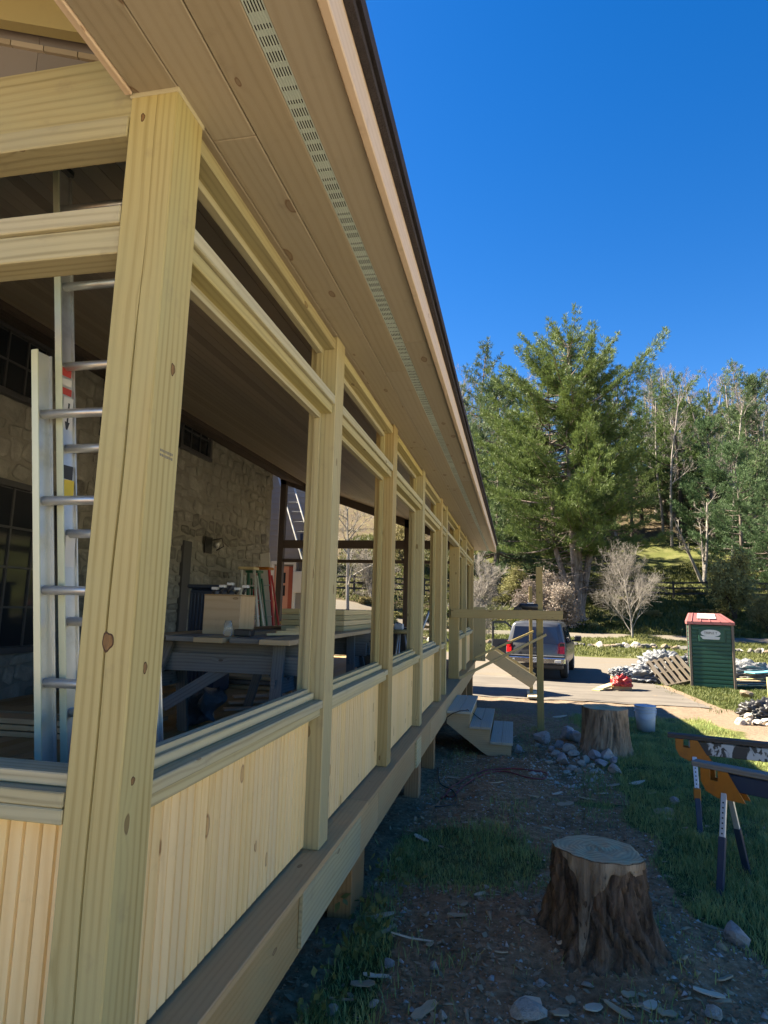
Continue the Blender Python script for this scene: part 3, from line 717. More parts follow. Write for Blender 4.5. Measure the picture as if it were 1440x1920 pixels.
# clapboard wing beyond the far end
wing = thing('clapboard_wing', 'grey clapboard house wing with a pale red door beyond the porch end', 'house wing', (-7.5, 17.5, -1.9))
YW = 16.2
wb = box('wall', wing, -13, -5.2, YW, YW+1.2, -2.2, 3.9, MT['siding'], 0)
z = -1.3
while z < 3.7:
    V = [(-13, YW-.022, z), (-5.2, YW-.022, z), (-5.2, YW-.004, z+.148), (-13, YW-.004, z+.148), (-13, YW-.001, z), (-5.2, YW-.001, z)]
    mobj('clapboard', wb, V, [(0, 1, 2, 3), (4, 5, 1, 0)], MT['siding']); z += .15
a = onY(517, 1055, YW); b = onY(548, 1205, YW)
dr = box('door', wing, a.x, b.x-.16, YW-.06, YW-.03, b.z-.4, a.z-.1, MT['doorpink'], .004)
w_ = b.x-.16-a.x
for r in range(2):
    for c in range(2): box('pane', dr, a.x+w_*(.2+.33*c), a.x+w_*(.45+.33*c), YW-.066, YW-.061, a.z-.55-r*.34, a.z-.27-r*.34, MT['winglass'], 0)
box('door_jamb', wing, b.x-.155, b.x-.04, YW-.09, YW-.03, b.z-.4, a.z-.1, MT['doorred'], .003)
for q in ((a.x-.09, a.x-.005), (b.x-.035, b.x+.04)): box('door_trim', wing, q[0], q[1], YW-.10, YW-.03, b.z-.4, a.z-.05, MT['white'], .003)
box('door_trim', wing, a.x-.09, b.x+.04, YW-.105, YW-.03, a.z-.048, a.z+.04, MT['white'], .003)
p = onY(563, 1080, YW); box('meter_box', wing, p.x-.14, p.x+.14, YW-.16, YW-.03, p.z-.45, p.z+.12, MT['white'], .01)
tube('downspout', wing, [(p.x+.02, YW-.09, p.z+.1), (p.x+.02, YW-.09, 1.9)], .04, MT['cartrim'], 8)
p = onY(575, 1085, YW); wn = box('window', wing, p.x, p.x+.5, YW-.05, YW-.03, p.z-1.3, p.z+.1, MT['white'], .004)
for r in range(4): box('pane', wn, p.x+.06, p.x+.44, YW-.056, YW-.051, p.z-1.25+r*.33, p.z-.97+r*.33, MT['winglass'], 0)
V = [(-13.4, YW-.4, 3.7), (-5.0, YW-.4, 3.7), (-5.0, YW+1.6, 3.7), (-13.4, YW+1.6, 3.7), (-13.4, YW+.6, 4.6), (-5.0, YW+.6, 4.6)]
mobj('roof', wing, V, [(0, 1, 5, 4), (2, 3, 4, 5), (0, 4, 3), (1, 2, 5), (0, 3, 2, 1)], MT['shingle'])
# ================================================================== OUTDOOR OBJECTS
def extrude(poly, axis, a, b):
    """2-D polygon -> prism; axis = index of the extrusion axis"""
    def P(p, t):
        if axis == 0: return (t, p[0], p[1])
        if axis == 1: return (p[0], t, p[1])
        return (p[0], p[1], t)
    n = len(poly); V = [P(p, a) for p in poly]+[P(p, b) for p in poly]
    F = [tuple(range(n)), tuple(reversed(range(n, 2*n)))]+[(i, n+i, n+(i+1) % n, (i+1) % n) for i in range(n)]
    return V, F
def planar_uv(V, F, ui, vi): return [(V[i][ui], V[i][vi]) for f in F for i in f]
def prism(name, parent, poly, axis, a, b, mat, ui=0, vi=2):
    V, F = extrude(poly, axis, a, b); o = mobj(name, parent, V, F, mat, False, planar_uv(V, F, ui, vi))
    bm = bmesh.new(); bm.from_mesh(o.data); bmesh.ops.recalc_face_normals(bm, faces=bm.faces); bm.to_mesh(o.data); bm.free(); return o
MT['tread'] = wood('pale_step_tread', (.42, .41, .35), (.33, .32, .26), stain=(.36, .38, .36), knots=.15)
# ---- near steps
st = thing('wooden_steps', 'three-tread wooden steps with solid side boards leading up to the porch doorway', 'steps', (-.45, 8.9, -1.8))
TZ = (-1.27, -1.44, -1.61); TX = ((-.838, -.53), (-.555, -.285), (-.30, -.022))
poly = [(-.838, -1.30), (-.55, -1.30), (-.55, -1.47), (-.30, -1.47), (-.30, -1.64), (-.045, -1.64), (-.045, -1.80), (-.27, -1.82), (-.42, -1.73), (-.838, -1.43)]
for y in (8.23, 9.66): prism('stringer', st, poly, 1, y, y+.038, MT['rim'])
for (z, (x0, x1)) in zip(TZ, TX):
    hw = (x1-x0)/2
    for k in range(2): box('tread', st, x0+k*hw+.002, x0+(k+1)*hw-.002, 8.19, 9.74, z-.03, z, MT['tread'], .003, 1)
    box('riser', st, x1-.045, x1-.026, 8.27, 9.66, z-.17, z-.032, MT['rim'], .002)
# ---- far stair stringers
st2 = thing('stair_stringer_pair', 'bare plank stringers sloping down from the far porch end to the concrete pad', 'stair', (.1, 14.8, -1.9))
p0 = onY(915, 1222, 14.7); p1 = onY(1000, 1278, 14.7)
for dy in (0, .95): beam('stringer', st2, p0+Vector((0, dy, -.02)), p1+Vector((.02, dy, -.03)), .04, .27, MT['plank'], (0, 0, 1), .004)
box('foot_plate', st2, p1.x-.12, p1.x+.12, 14.62, 15.75, Hf(p1.x, 14.7)+.04, Hf(p1.x, 14.7)+.075, MT['plank'], .003)
# ---- temporary post, stake, crossbeam, braces
po = tag(box('timber_post', None, .345, .447, 10.44, 10.542, Hf(.4, 10.5)-.3, .70, MT['treated2'], .004), 'freestanding square timber post carrying the crossbeam in the dirt', 'post')
cbm = tag(beam('crossbeam', None, (-1.0, 10.275, -.075), (.75, 10.418, -.062), .038, .14, MT['treated2']), 'horizontal timber nailed from the porch doorway post to the freestanding post', 'beam')
b1 = G(995, 1306); sk = tag(box('timber_stake', None, b1.x-.02, b1.x+.055, b1.y, b1.y+.04, b1.z-.2, onY(995, 1100, b1.y).z, MT['treated2'], .003), 'thin upright stake standing behind the timber post', 'stake')
q0 = onX(860, 1272, -.80); q1 = onY(1024, 1190, 10.40); tag(beam('brace', None, q0, q1, .018, .04, MT['treated2']), 'slanting strip of wood running from the deck edge to the timber post', 'brace')
q0 = onX(890, 1233, -.80); q1 = onY(1000, 1184, b1.y-.02); tag(beam('brace', None, q0, q1, .018, .045, MT['treated2']), 'slanting strip of wood running from the far deck end to the thin stake', 'brace')
p = onY(988, 1139, 10.40); t = thing('black_power_tool', 'black cylindrical tool lying on top of the crossbeam beside the post', 'power tool', (p.x, p.y, 0.0))
tube('body', t, [(p.x-.13, p.y, .06), (p.x-.11, p.y, .06), (p.x+.16, p.y, .06), (p.x+.17, p.y, .06)], [.035, .05, .05, .038], MT['black'], 14)
box('foot', t, p.x-.2, p.x-.08, p.y-.05, p.y+.05, .0, .05, MT['black'], .006); box('handle', t, p.x+.0, p.x+.1, p.y-.03, p.y+.03, .105, .125, MT['steel'], .004)
prism('fin', t, [(p.x-.23, .0), (p.x-.12, .1), (p.x-.12, .0)], 1, p.y-.04, p.y+.03, MT['black'])
# ---- rocks
def rock_mesh(seed, mat, sub=2):
    r = random.Random(seed); bm = bmesh.new(); bmesh.ops.create_icosphere(bm, subdivisions=sub, radius=1)
    pl = [(Vector((r.gauss(0, 1), r.gauss(0, 1), r.gauss(0, 1))).normalized(), r.uniform(.42, .8)) for _ in range(15)]
    sx, sy, sz = r.uniform(.8, 1.2), r.uniform(.7, 1), r.uniform(.55, .8)
    for v in bm.verts:
        for nn, d in pl:
            t = v.co.dot(nn)
            if t > d: v.co -= nn*(t-d)*1.0
        v.co = Vector((v.co.x*sx, v.co.y*sy, v.co.z*sz))*(1+r.uniform(-.03, .03))
    me = bpy.data.meshes.new('rock'); bm.to_mesh(me); bm.free(); me.materials.append(mat)
    return me
RK = {k: [rock_mesh(10*i+j, MT[k], 2) for j in range(5)] for i, k in enumerate(('stone', 'stone_blue', 'stone_tan', 'stone_brown', 'stone_dark'))}
def rock(name, p, s, kind, label, cat='rock', group=None, sink=.25, rz=None):
    me = random.choice(RK[kind]); rz = random.uniform(0, 6.28) if rz is None else rz
    return tag(link(name, me, None, Matrix.Translation(Vector(p)+Vector((0, 0, s*(.55-sink)))) @ Matrix.Rotation(rz, 4, 'Z') @ Matrix.Rotation(random.uniform(-.4, .4), 4, 'X') @ Matrix.Scale(s, 4)), label, cat, group)
pile = [(1020, 1393, 20, 0), (1062, 1388, 22, 1), (1083, 1392, 18, 1), (1048, 1402, 14, 1), (1100, 1402, 20, 1), (1120, 1408, 16, 1), (1070, 1412, 16, 0), (1036, 1410, 10, 1), (1040, 1420, 12, 2), (1075, 1418, 12, 2),
        (1055, 1432, 17, 1), (1115, 1425, 17, 1), (1140, 1425, 18, 0), (1128, 1438, 16, 1), (1152, 1432, 12, 1), (1098, 1428, 11, 2), (1090, 1437, 10, 2), (1107, 1441, 9, 2), (1148, 1448, 13, 0), (1160, 1450, 9, 2), (1072, 1445, 10, 2), (1085, 1450, 9, 2), (1062, 1452, 9, 2), (1112, 1450, 8, 2), (972, 1412, 13, 1), (1030, 1432, 8, 2), (1010, 1402, 8, 0)]
for (px, py, s, k) in pile:
    p = G(px, py); rock('rock', p, s/1180*p.length*.95, ('stone', 'stone_blue', 'stone_tan')[k], 'rock in the loose pile between the steps and the barkless stump', 'rock', 'rocks piled beside the barkless stump', .1)
p = G(1374, 1768); rock('rock', p, .085, 'stone', 'rounded pale grey boulder sitting alone on the grass beside the bark-covered stump', 'boulder', None, .1)
p = G(1265, 1508); rock('rock', p, .06, 'stone_blue', 'smooth blue-grey rock on the grass near the sawhorses', 'rock', None, .1)
p = G(1402, 1310); rock('boulder', p, .24, 'stone_brown', 'brown boulder on the grass at the corner of the portable toilet', 'boulder', None, .15)
# ---- stumps
def stump(name, label, c, rx, ry, h, flare, seed, barkmat, bare=None, tilt=0.1, rough=1.0):
    r = random.Random(seed); n = 180; rows = 34; V = []; F = []
    ph = [r.uniform(0, 6.28) for _ in range(8)]; root = thing(name, label, 'tree stump', c)
    nroots = 5; ra = [r.uniform(0, 6.28) for _ in range(nroots)]
    cracks = [r.uniform(0, 6.28) for _ in range(26)]
    for j in range(rows+1):
        t = j/rows; z = -.12+(h+.12)*t
        for k in range(n):
            a = 2*math.pi*k/n
            fl = flare*math.exp(-t*4.2)
            for q in ra: fl += flare*.9*math.exp(-t*3.6)*math.exp(-(((a-q+math.pi) % (2*math.pi)-math.pi)/.33)**2)
            rr = 1+.05*math.sin(2*a+ph[0])+.04*math.sin(3*a+ph[1])+.03*math.sin(5*a+ph[2])+.018*math.sin(11*a+ph[3]+t*2)
            cr = sum(math.exp(-(((a-q-.12*math.sin(5*t+q)+math.pi) % (2*math.pi)-math.pi)/.035)**2) for q in cracks)
            wa = a+.10*math.sin(4*t+ph[4])+.05*math.sin(11*t+ph[6]+3*a)
            pl_ = abs(math.sin(9.5*wa+1.2*math.sin(7*t+2*wa+ph[5])))**.45; pl2 = abs(math.sin(21*wa+1.6*math.sin(15*t+5*wa+ph[7])))**.5; brk = abs(math.sin(13*t+4*math.sin(6*wa+ph[3])))**.3
            rug = (.17*(pl_-.8)+.085*(pl2-.8)+.12*(brk-.8)*rough)*rough*min(1, (1-t)*5+.12) - .05*min(1, cr)*min(1, (1-t)*6+.1)
            e = 1+fl/rx
            V.append((c[0]+rx*rr*(e+rug)*math.cos(a), c[1]+ry*rr*(e+rug)*math.sin(a), c[2]+z+(tilt*math.sin(a)*ry if j == rows else tilt*math.sin(a)*ry*t)))
    for j in range(rows):
        for k in range(n): F.append((j*n+k, j*n+(k+1) % n, (j+1)*n+(k+1) % n, (j+1)*n+k))
    body = mobj('bark', root, V, F, barkmat, True)
    top = V[rows*n:]; cc = sum((Vector(v) for v in top), Vector())/n
    TV = []; TF = []; R_ = 7
    for i in range(R_+1):
        s = 1-i/R_*.98
        for k in range(n):
            v = Vector(top[k]); q = cc+(v-cc)*s; q.z += (.006*math.sin(5*k/n*6.28+i)+.006*math.sin(i*2.1) if i else 0); TV.append(q)
    for i in range(R_):
        for k in range(n): TF.append((i*n+k, i*n+(k+1) % n, (i+1)*n+(k+1) % n, (i+1)*n+k))
    TF.append(tuple(range(R_*n, (R_+1)*n)))
    mobj('cut_face', root, TV, TF, MT['cutface'], True)
    return root, V, n, rows
z0 = Hf(.42, 3.65)
s1, V1, n1_, r1_ = stump('tree_stump', 'bark-covered stump with a pale flat cut top in the dirt', (.42, 3.66, z0), .215, .255, -1.215-z0, .10, 5, MT['bark'], tilt=-.10)
# bare band under the cut rim, running down in one strip where the bark came off
PV = []; PF = []; NA, NR = 40, 10
def surf(a, zf):
    k = (a % (2*math.pi))/(2*math.pi)*n1_; k0 = int(k) % n1_; j = min(r1_-1, int(zf*r1_)); fj = zf*r1_-j; k1 = (k0+1) % n1_; fk = k-int(k)
    g = lambda jj, kk: Vector(V1[jj*n1_+kk]); return (g(j, k0)*(1-fk)+g(j, k1)*fk)*(1-fj)+(g(j+1, k0)*(1-fk)+g(j+1, k1)*fk)*fj
for i in range(NA+1):
    a_ = -2.75+2.3*i/NA; dep = .10+.03*math.sin(a_*7)+.02*math.sin(a_*19)+.58*math.exp(-((a_+2.02)/.11)**2)+.25*math.exp(-((a_+1.9)/.3)**2); dep *= min(1, .15+i/6, .15+(NA-i)/6)
    for j in range(NR+1):
        p_ = surf(a_, .995-dep*j/NR); o_ = Vector((math.cos(a_), math.sin(a_), 0)); PV.append(p_+o_*(.006 if j < NR else -.004))
for i in range(NA):
    for j in range(NR): PF.append((i*(NR+1)+j, (i+1)*(NR+1)+j, (i+1)*(NR+1)+j+1, i*(NR+1)+j+1))
mobj('bare_strip', s1, PV, PF, MT['oldwood'], True)
z1 = Hf(1.12, 8.75); stump('tree_stump', 'barkless weathered stump with a dark rotten top behind the rock pile', (1.12, 8.75, z1), .265, .33, -1.2-z1, .08, 9, MT['oldwood'], tilt=-.03, rough=.45)
# ---- bucket
p = G(1211, 1370); bk = thing('bucket', 'pale blue-grey plastic bucket standing on shaded grass near the shadow edge', 'bucket', p)
lathe('body', bk, p, [(.135, 0), (.16, .39), (.155, .39), (.131, .012)], MT['plastic_blue'], 28)
for z in (.30, .34, .385): lathe('rim', bk, p+Vector((0, 0, z-.008)), [(.158+.02*(z-.3), 0), (.170, .003), (.170, .013), (.158+.02*(z-.3), .016)], MT['plastic_blue'], 28)
tube('handle', bk, [p+Vector((.165*math.cos(a), .165*math.sin(a)*-1-.01, .35-.16*math.sin(a))) for a in np.linspace(0, math.pi, 12)], .004, MT['steel'], 6)
# ---- sawhorses
def sawhorse(c, ang, label, top, beammat, L=1.15):
    root = thing('sawhorse', label, 'sawhorse', (0, 0, 0), 'folding sawhorses on the lawn')
    box('top_rail', root, 0, L, -.045, .045, .70, .735, top, .004)
    box('crossbar', root, .16, L-.02, -.03, .03, .585, .69, beammat, .006)
    for x in (.06, L-.26):
        br = [(x, .70), (x+.06, .70), (x+.06, .635), (x+.11, .635), (x+.11, .70), (x+.17, .70), (x+.27, .53), (x+.1, .53), (x+.03, .56), (x, .62)]
        for y in (-.05, .044): prism('bracket', root, br, 1, y, y+.006, MT['orange'])
        for s in (-1, 1):
            a = Vector((x+.14, s*.035, .58)); b = Vector((x+.14+.02, s*.25, 0)); m_ = a.lerp(b, .48)
            lg = beam('leg', root, a.lerp(b, .45), b, .042, .03, MT['navy'], (0, 1, 0), .003)
            u = beam('leg_slide', lg, a, m_, .034, .02, MT['steel'], (0, 1, 0), .002)
            d = (b-a).normalized(); out = Vector((1, 0, 0)).cross(d); out = out if out.y*s > 0 else -out
            for k in range(7):
                q = a.lerp(b, .12+.05*k); lathe('pin_hole', u, q+out*.0105+Vector((0, 0, 0)), [(.0055, 0), (.0055, .0008)], MT['shade_fill'], 8, False, tuple(out))
            if s < 0 and x > .0 and 'brick' in label: box('leg_clip', root, m_.x-.027, m_.x+.027, m_.y-.028, m_.y+.02, m_.z-.05, m_.z+.04, MT['orange'], .004)
    c = Vector(c); z = max(Hf(c.x+.2, c.y), Hf(c.x+.15, c.y+.2))
    root.matrix_basis = Matrix.Translation((c.x, c.y, z-.01)) @ Matrix.Rotation(ang, 4, 'Z')
    return root
m = N('paint_spattered_board'); g_ = m.n('ShaderNodeTexCoord').outputs['Object']; mp = m.n('ShaderNodeMapping'); m.l(g_, mp.inputs[0]); mp.inputs['Scale'].default_value = (1, 1, .6)
k_ = m.step(m.noise(mp.outputs[0], 14, 3, .5, .8), .47, .53); MT['spatter'] = m.fin(m.mix(k_, (.06, .055, .05), (.50, .52, .53)), .7)
sawhorse((1.20, 4.86, 0), -.62, 'folding metal sawhorse with a bare grey rail, beside the bark-covered stump', MT['grey'], MT['navy'])
sawhorse((1.29, 6.03, 0), -.25, 'folding metal sawhorse with a paint-spattered crossbar, behind the plain one; brick-orange leg clips', MT['darkwood'], MT['spatter'])
# ---- scrap of cardboard and chips
def chip(p, L, wd, mat, label, group, ang, th=.006, nm='wood_chip', tilt=.2):
    n = 5; V = []; F = []; r = random
    for k in range(n):
        t = k/(n-1)-.5; w2 = wd*(.5 if 0 < k < n-1 else .22)*r.uniform(.7, 1.2); b = .12*L*math.sin(3*t)
        V += [(t*L, -w2+b*.4, -th/2+abs(t)*tilt*L*.3), (t*L, w2+b*.4, -th/2+abs(t)*tilt*L*.3), (t*L, w2+b*.4, th/2+abs(t)*tilt*L*.3), (t*L, -w2+b*.4, th/2+abs(t)*tilt*L*.3)]
    for k in range(n-1):
        for q in range(4): F.append((k*4+q, k*4+(q+1) % 4, (k+1)*4+(q+1) % 4, (k+1)*4+q))
    F += [(3, 2, 1, 0), tuple(range((n-1)*4, n*4))]
    me = pydata(nm, V, F, mat)
    return tag(link(nm, me, None, Matrix.Translation(p+Vector((0, 0, .012))) @ Matrix.Rotation(ang, 4, 'Z') @ Matrix.Rotation(r.uniform(-.3, .3), 4, 'X') @ Matrix.Rotation(r.uniform(-.2, .2), 4, 'Y')), label, 'wood chip' if nm == 'wood_chip' else nm.replace('_', ' '), group)
chips = [(712, 1722, 46, 14, .3), (727, 1748, 44, 8, .9), (858, 1720, 32, 10, 0), (772, 1764, 66, 6, -.1), (806, 1775, 20, 8, .9), (680, 1850, 36, 26, .2), (705, 1835, 40, 10, .4), (795, 1900, 46, 18, .6), (640, 1880, 36, 6, 0), (1050, 1770, 14, 30, 1.3), (1085, 1778, 14, 10, .8),
         (1245, 1525, 30, 26, .2), (1255, 1538, 10, 26, .5), (1285, 1555, 8, 10, 0), (1220, 1490, 22, 8, .3), (1195, 1470, 30, 10, .5), (1060, 1510, 28, 12, .3), (1100, 1500, 30, 8, .2), (1045, 1490, 20, 8, .4), (1000, 1495, 22, 6, .6), (880, 1545, 26, 6, .2), (790, 1575, 30, 12, -.6), (960, 1385, 26, 6, .8), (1070, 1388, 12, 6, .4),
         (1112, 1895, 30, 20, .4), (1070, 1880, 14, 40, .3), (1180, 1870, 26, 12, .5), (1220, 1890, 30, 16, .9), (1250, 1905, 28, 12, .1), (1160, 1900, 40, 12, -.5), (990, 1890, 40, 30, .2), (1050, 1905, 30, 20, .7), (1195, 1890, 16, 30, .2), (1330, 1868, 40, 14, -.4), (1360, 1840, 30, 10, .5), (940, 1790, 20, 8, .3), (900, 1680, 18, 7, .2), (870, 1700, 14, 6, .9), (1150, 1475, 24, 10, .6), (1130, 1490, 18, 8, .2),
         (905, 1400, 24, 6, .1), (880, 1430, 20, 6, .5), (930, 1470, 26, 6, .3), (850, 1460, 24, 6, .1), (985, 1350, 20, 6, .2), (1050, 1345, 24, 8, .1)]
for i, (px, py, L, wd, a) in enumerate(chips):
    p = G(px, py); s = p.length/1180
    nm, mat = ('wood_chip', MT['chip_pale' if i % 3 == 0 else 'chip'])
    chip(p, L*s, min(wd, L)*s*.9, mat, 'splintered wood scrap lying on the dirt and grass around the stumps', 'wood scraps littering the yard', a+random.uniform(-.2, .2))
for (px, py, s_, k) in ((730, 1812, .035, 'stone_blue'), (815, 1818, .035, 'stone'), (772, 1897, .022, 'stone_blue'), (830, 1910, .03, 'stone_tan'), (1012, 1848, .03, 'stone'), (620, 1905, .04, 'stone_tan'), (985, 1905, .08, 'stone_tan'), (1335, 1905, .05, 'stone_tan'), (700, 1885, .03, 'stone_tan'), (1100, 1850, .03, 'stone_tan')):
    rock('rock', G(px, py), s_, k, 'small loose rock lying in the bare dirt before the bark-covered stump', 'rock', 'small rocks in the near dirt', .2)
# loose bark heap on the near dirt
# ---- cords
def cord(name, pxs, mat, label, r=.006):
    pts = [G(a, b)+Vector((0, 0, r+.004)) for a, b in pxs]; P = []
    for i in range(len(pts)-1):
        a, b, c_, d = pts[max(i-1, 0)], pts[i], pts[i+1], pts[min(i+2, len(pts)-1)]
        for k in range(6):
            t = k/6; P.append(.5*((2*b)+(-a+c_)*t+(2*a-5*b+4*c_-d)*t*t+(-a+3*b-3*c_+d)*t**3))
    P.append(pts[-1])
    for q in P: q.z = max(q.z, Hf(q.x, q.y)+r)
    return tag(tube(name, None, P, r, mat, 6), label, 'extension cord')
cord('power_cord', [(828, 1500), (860, 1470), (900, 1450), (950, 1443), (1000, 1447), (1025, 1452), (1020, 1462), (990, 1460), (940, 1448), (890, 1462), (850, 1495), (835, 1492)], MT['cord_r'], 'dark red extension cord looped over the dirt in front of the steps', .008)
cord('power_cord', [(822, 1442), (825, 1470), (850, 1485), (856, 1505), (840, 1512), (815, 1515)], MT['cord_b'], 'black extension cord running over the dirt by the porch piers')
P = [(836, 1355), (838, 1345), (848, 1338), (862, 1333), (877, 1331)]
pts = [onY(a, b, 8.17) for a, b in P]+[onZ(888, 1338, TZ[1]+.012), onZ(896, 1345, TZ[1]+.012), onZ(902, 1349, TZ[1]+.012)]
tag(tube('power_cord', None, pts, .006, MT['cord_b'], 6), 'black power cord with a plug draped over the upper step treads', 'cord')
# ---- portable toilet
a = G(1304, 1290); W_, Hh = 1.16, 2.12
pt = thing('portable_toilet', 'green portable toilet with ribbed walls, faded red roof and oval white logo', 'portable toilet', a+Vector((.6, .6, 0)))
x0, y0, zb = a.x, a.y, Hf(a.x+.5, a.y+.5)-.02
box('wall', pt, x0+.05, x0+W_-.05, y0+.04, y0+W_-.04, zb, zb+1.78, MT['potty'], .01)
for k in range(15):
    z = zb+.07+k*.113
    if 11 <= k <= 13:
        for q in ((x0+.08, x0+.22), (x0+W_-.20, x0+W_-.08)): box('rib', pt, q[0], q[1], y0+.012, y0+.04, z, z+.085, MT['potty'], .012)
    else: box('rib', pt, x0+.08, x0+W_-.08, y0+.012, y0+.04, z, z+.085, MT['potty'], .012)
    box('side_rib', pt, x0+.022, x0+.05, y0+.1, y0+W_-.1, z, z+.085, MT['potty'], .012)
box('sign_panel', pt, x0+.26, x0+W_-.24, y0+.0, y0+.04, zb+1.32, zb+1.69, MT['potty'], .008)
for xx in (x0, x0+W_-.07):
    for yy in (y0, y0+W_-.07): box('corner_frame', pt, xx, xx+.07, yy, yy+.07, zb-.02, zb+1.82, MT['brownframe'], .008)
# roof: hipped cap
R0 = [(x0-.03, y0-.03), (x0+W_+.03, y0-.03), (x0+W_+.03, y0+W_+.03), (x0-.03, y0+W_+.03)]
R1 = [(x0+.06, y0+.14), (x0+W_-.30, y0+.14), (x0+W_-.30, y0+W_-.14), (x0+.06, y0+W_-.14)]
V = [(*q, zb+1.80) for q in R0]+[(*q, zb+1.88) for q in R0]+[(*q, zb+Hh) for q in R1]
F = [(3, 2, 1, 0)]+[(i, (i+1) % 4, 4+(i+1) % 4, 4+i) for i in range(4)]+[(4+i, 4+(i+1) % 4, 8+(i+1) % 4, 8+i) for i in range(4)]+[(8, 9, 10, 11)]
rf = mobj('roof', pt, V, F, MT['pinkroof'])
for k in range(5):
    t = (k+.5)/5; f0 = Vector((x0-.03+(W_+.06)*t, y0-.034, zb+1.885)); f1 = Vector((x0+.06+(W_-.36)*t, y0+.136, zb+Hh+.002)); beam('roof_rib', rf, f0, f1, .025, .02, MT['pinkroof'], (0, -1, 1), .004)
V = [(x0+.24, y0+.02, zb+1.97), (x0+.72, y0+.02, zb+1.97), (x0+.70, y0+.125, zb+2.10), (x0+.26, y0+.125, zb+2.10)]
mobj('roof_vent', rf, V+[(v[0], v[1]-.012, v[2]+.008) for v in V], [(3, 2, 1, 0), (4, 5, 6, 7), (0, 1, 5, 4), (1, 2, 6, 5), (2, 3, 7, 6), (3, 0, 4, 7)], MT['white'])
# logo: white oval over a white base bar with the lettering
cx, cz, yy = x0+.57, zb+1.56, y0-.004
V = [(cx+.25*math.cos(t), yy, cz+.10*math.sin(t)) for t in np.linspace(0, 2*math.pi, 32, endpoint=False)]; lg = mobj('logo', pt, V, [tuple(range(32))], MT['white'])
prism('logo_base', lg, [(cx-.27, cz-.08), (cx+.24, cz-.10), (cx+.21, cz-.17), (cx-.2, cz-.17)], 1, yy-.002, yy+.002, MT['white'])
def text(name, parent, s, size, loc, mat, rx=math.pi/2, ext=.001):
    cu = bpy.data.curves.new(name, 'FONT'); cu.body = s; cu.size = size; cu.extrude = ext; cu.align_x = 'CENTER'; cu.align_y = 'CENTER'
    tmp = bpy.data.objects.new('tmp', cu); col.objects.link(tmp); dg = bpy.context.evaluated_depsgraph_get(); me = bpy.data.meshes.new_from_object(tmp.evaluated_get(dg)); bpy.data.objects.remove(tmp)
    me.materials.clear(); me.materials.append(mat); return link(name, me, parent, Matrix.Translation(Vector(loc)) @ Matrix.Rotation(rx, 4, 'X'))
text('lettering', lg, 'TRIPLE T', .088, (cx, yy-.005, cz+.005), MT['black'])
pt.matrix_basis = Matrix.Translation(a+Vector((.62, .6, 0))) @ Matrix.Rotation(-.2, 4, 'Z')
# ---- box with red bag, planks
p = G(1168, 1296); bx_ = thing('cardboard_box', 'open cardboard box holding a red plastic bag on the concrete pad', 'box', p)
s = .23
for (n_, X0, X1, Y0, Y1) in (('side', -s, s, -s, -s+.008), ('side', -s, s, s-.008, s), ('side', -s, -s+.008, -s, s), ('side', s-.008, s, -s, s)): box(n_, bx_, p.x+X0, p.x+X1, p.y+.25+Y0, p.y+.25+Y1, p.z, p.z+.36, MT['card'], .001)
box('bottom', bx_, p.x-s, p.x+s, p.y+.02, p.y+.48, p.z, p.z+.01, MT['card'], .001)
def crumple(name, parent, c, sx, sy, sz, mat, seed, label=None, cat=None, n=18, group=None, hf=16):
    r = np.random.default_rng(seed); bm = bmesh.new(); bmesh.ops.create_icosphere(bm, subdivisions=5, radius=1)
    dirs = r.normal(size=(28, 3)); dirs /= np.linalg.norm(dirs, axis=1)[:, None]; am = r.uniform(.05, .16, 28); fr = r.uniform(3, hf, 28); ph = r.uniform(0, 6, 28)
    Q = np.array([v.co[:] for v in bm.verts]); d = np.sum(am*np.abs(np.sin(Q@dirs.T*fr+ph)), axis=1)
    d = (d-d.mean())/(d.std()+1e-6); K = 1+.13*np.clip(d, -2.2, 2.2)
    for v, q, k in zip(bm.verts, Q, K): v.co = Vector((q[0]*k*sx, q[1]*k*sy, max(q[2]*k*sz, -.35*sz)))
    for f in bm.faces: f.smooth = True
    me = bpy.data.meshes.new(name); bm.to_mesh(me); bm.free(); me.materials.append(mat)
    return tag(link(name, me, parent, Matrix.Translation(Vector(c))), label, cat, group)
crumple('plastic_bag', None, p+Vector((-.02, -.03, .20)), .24, .14, .20, MT['redbag'], 3, 'bright red plastic bag bulging out of the cardboard box', 'plastic bag', hf=7)
crumple('plastic_bag', None, p+Vector((-.02, .25, .42)), .28, .24, .16, MT['film'], 4, 'clear plastic bag crumpled on top of the cardboard box', 'plastic bag')
q = G(1120, 1296)
for k in range(2): tag(beam('plank', None, q+Vector((-.05+.12*k, -.1+.2*k, .03+.035*k)), q+Vector((.42+.1*k, .75+.2*k, .07+.035*k)), .2, .03, MT['plank']), ('lower', 'upper')[k]+' of two short pale planks lying beside the cardboard box', 'plank')
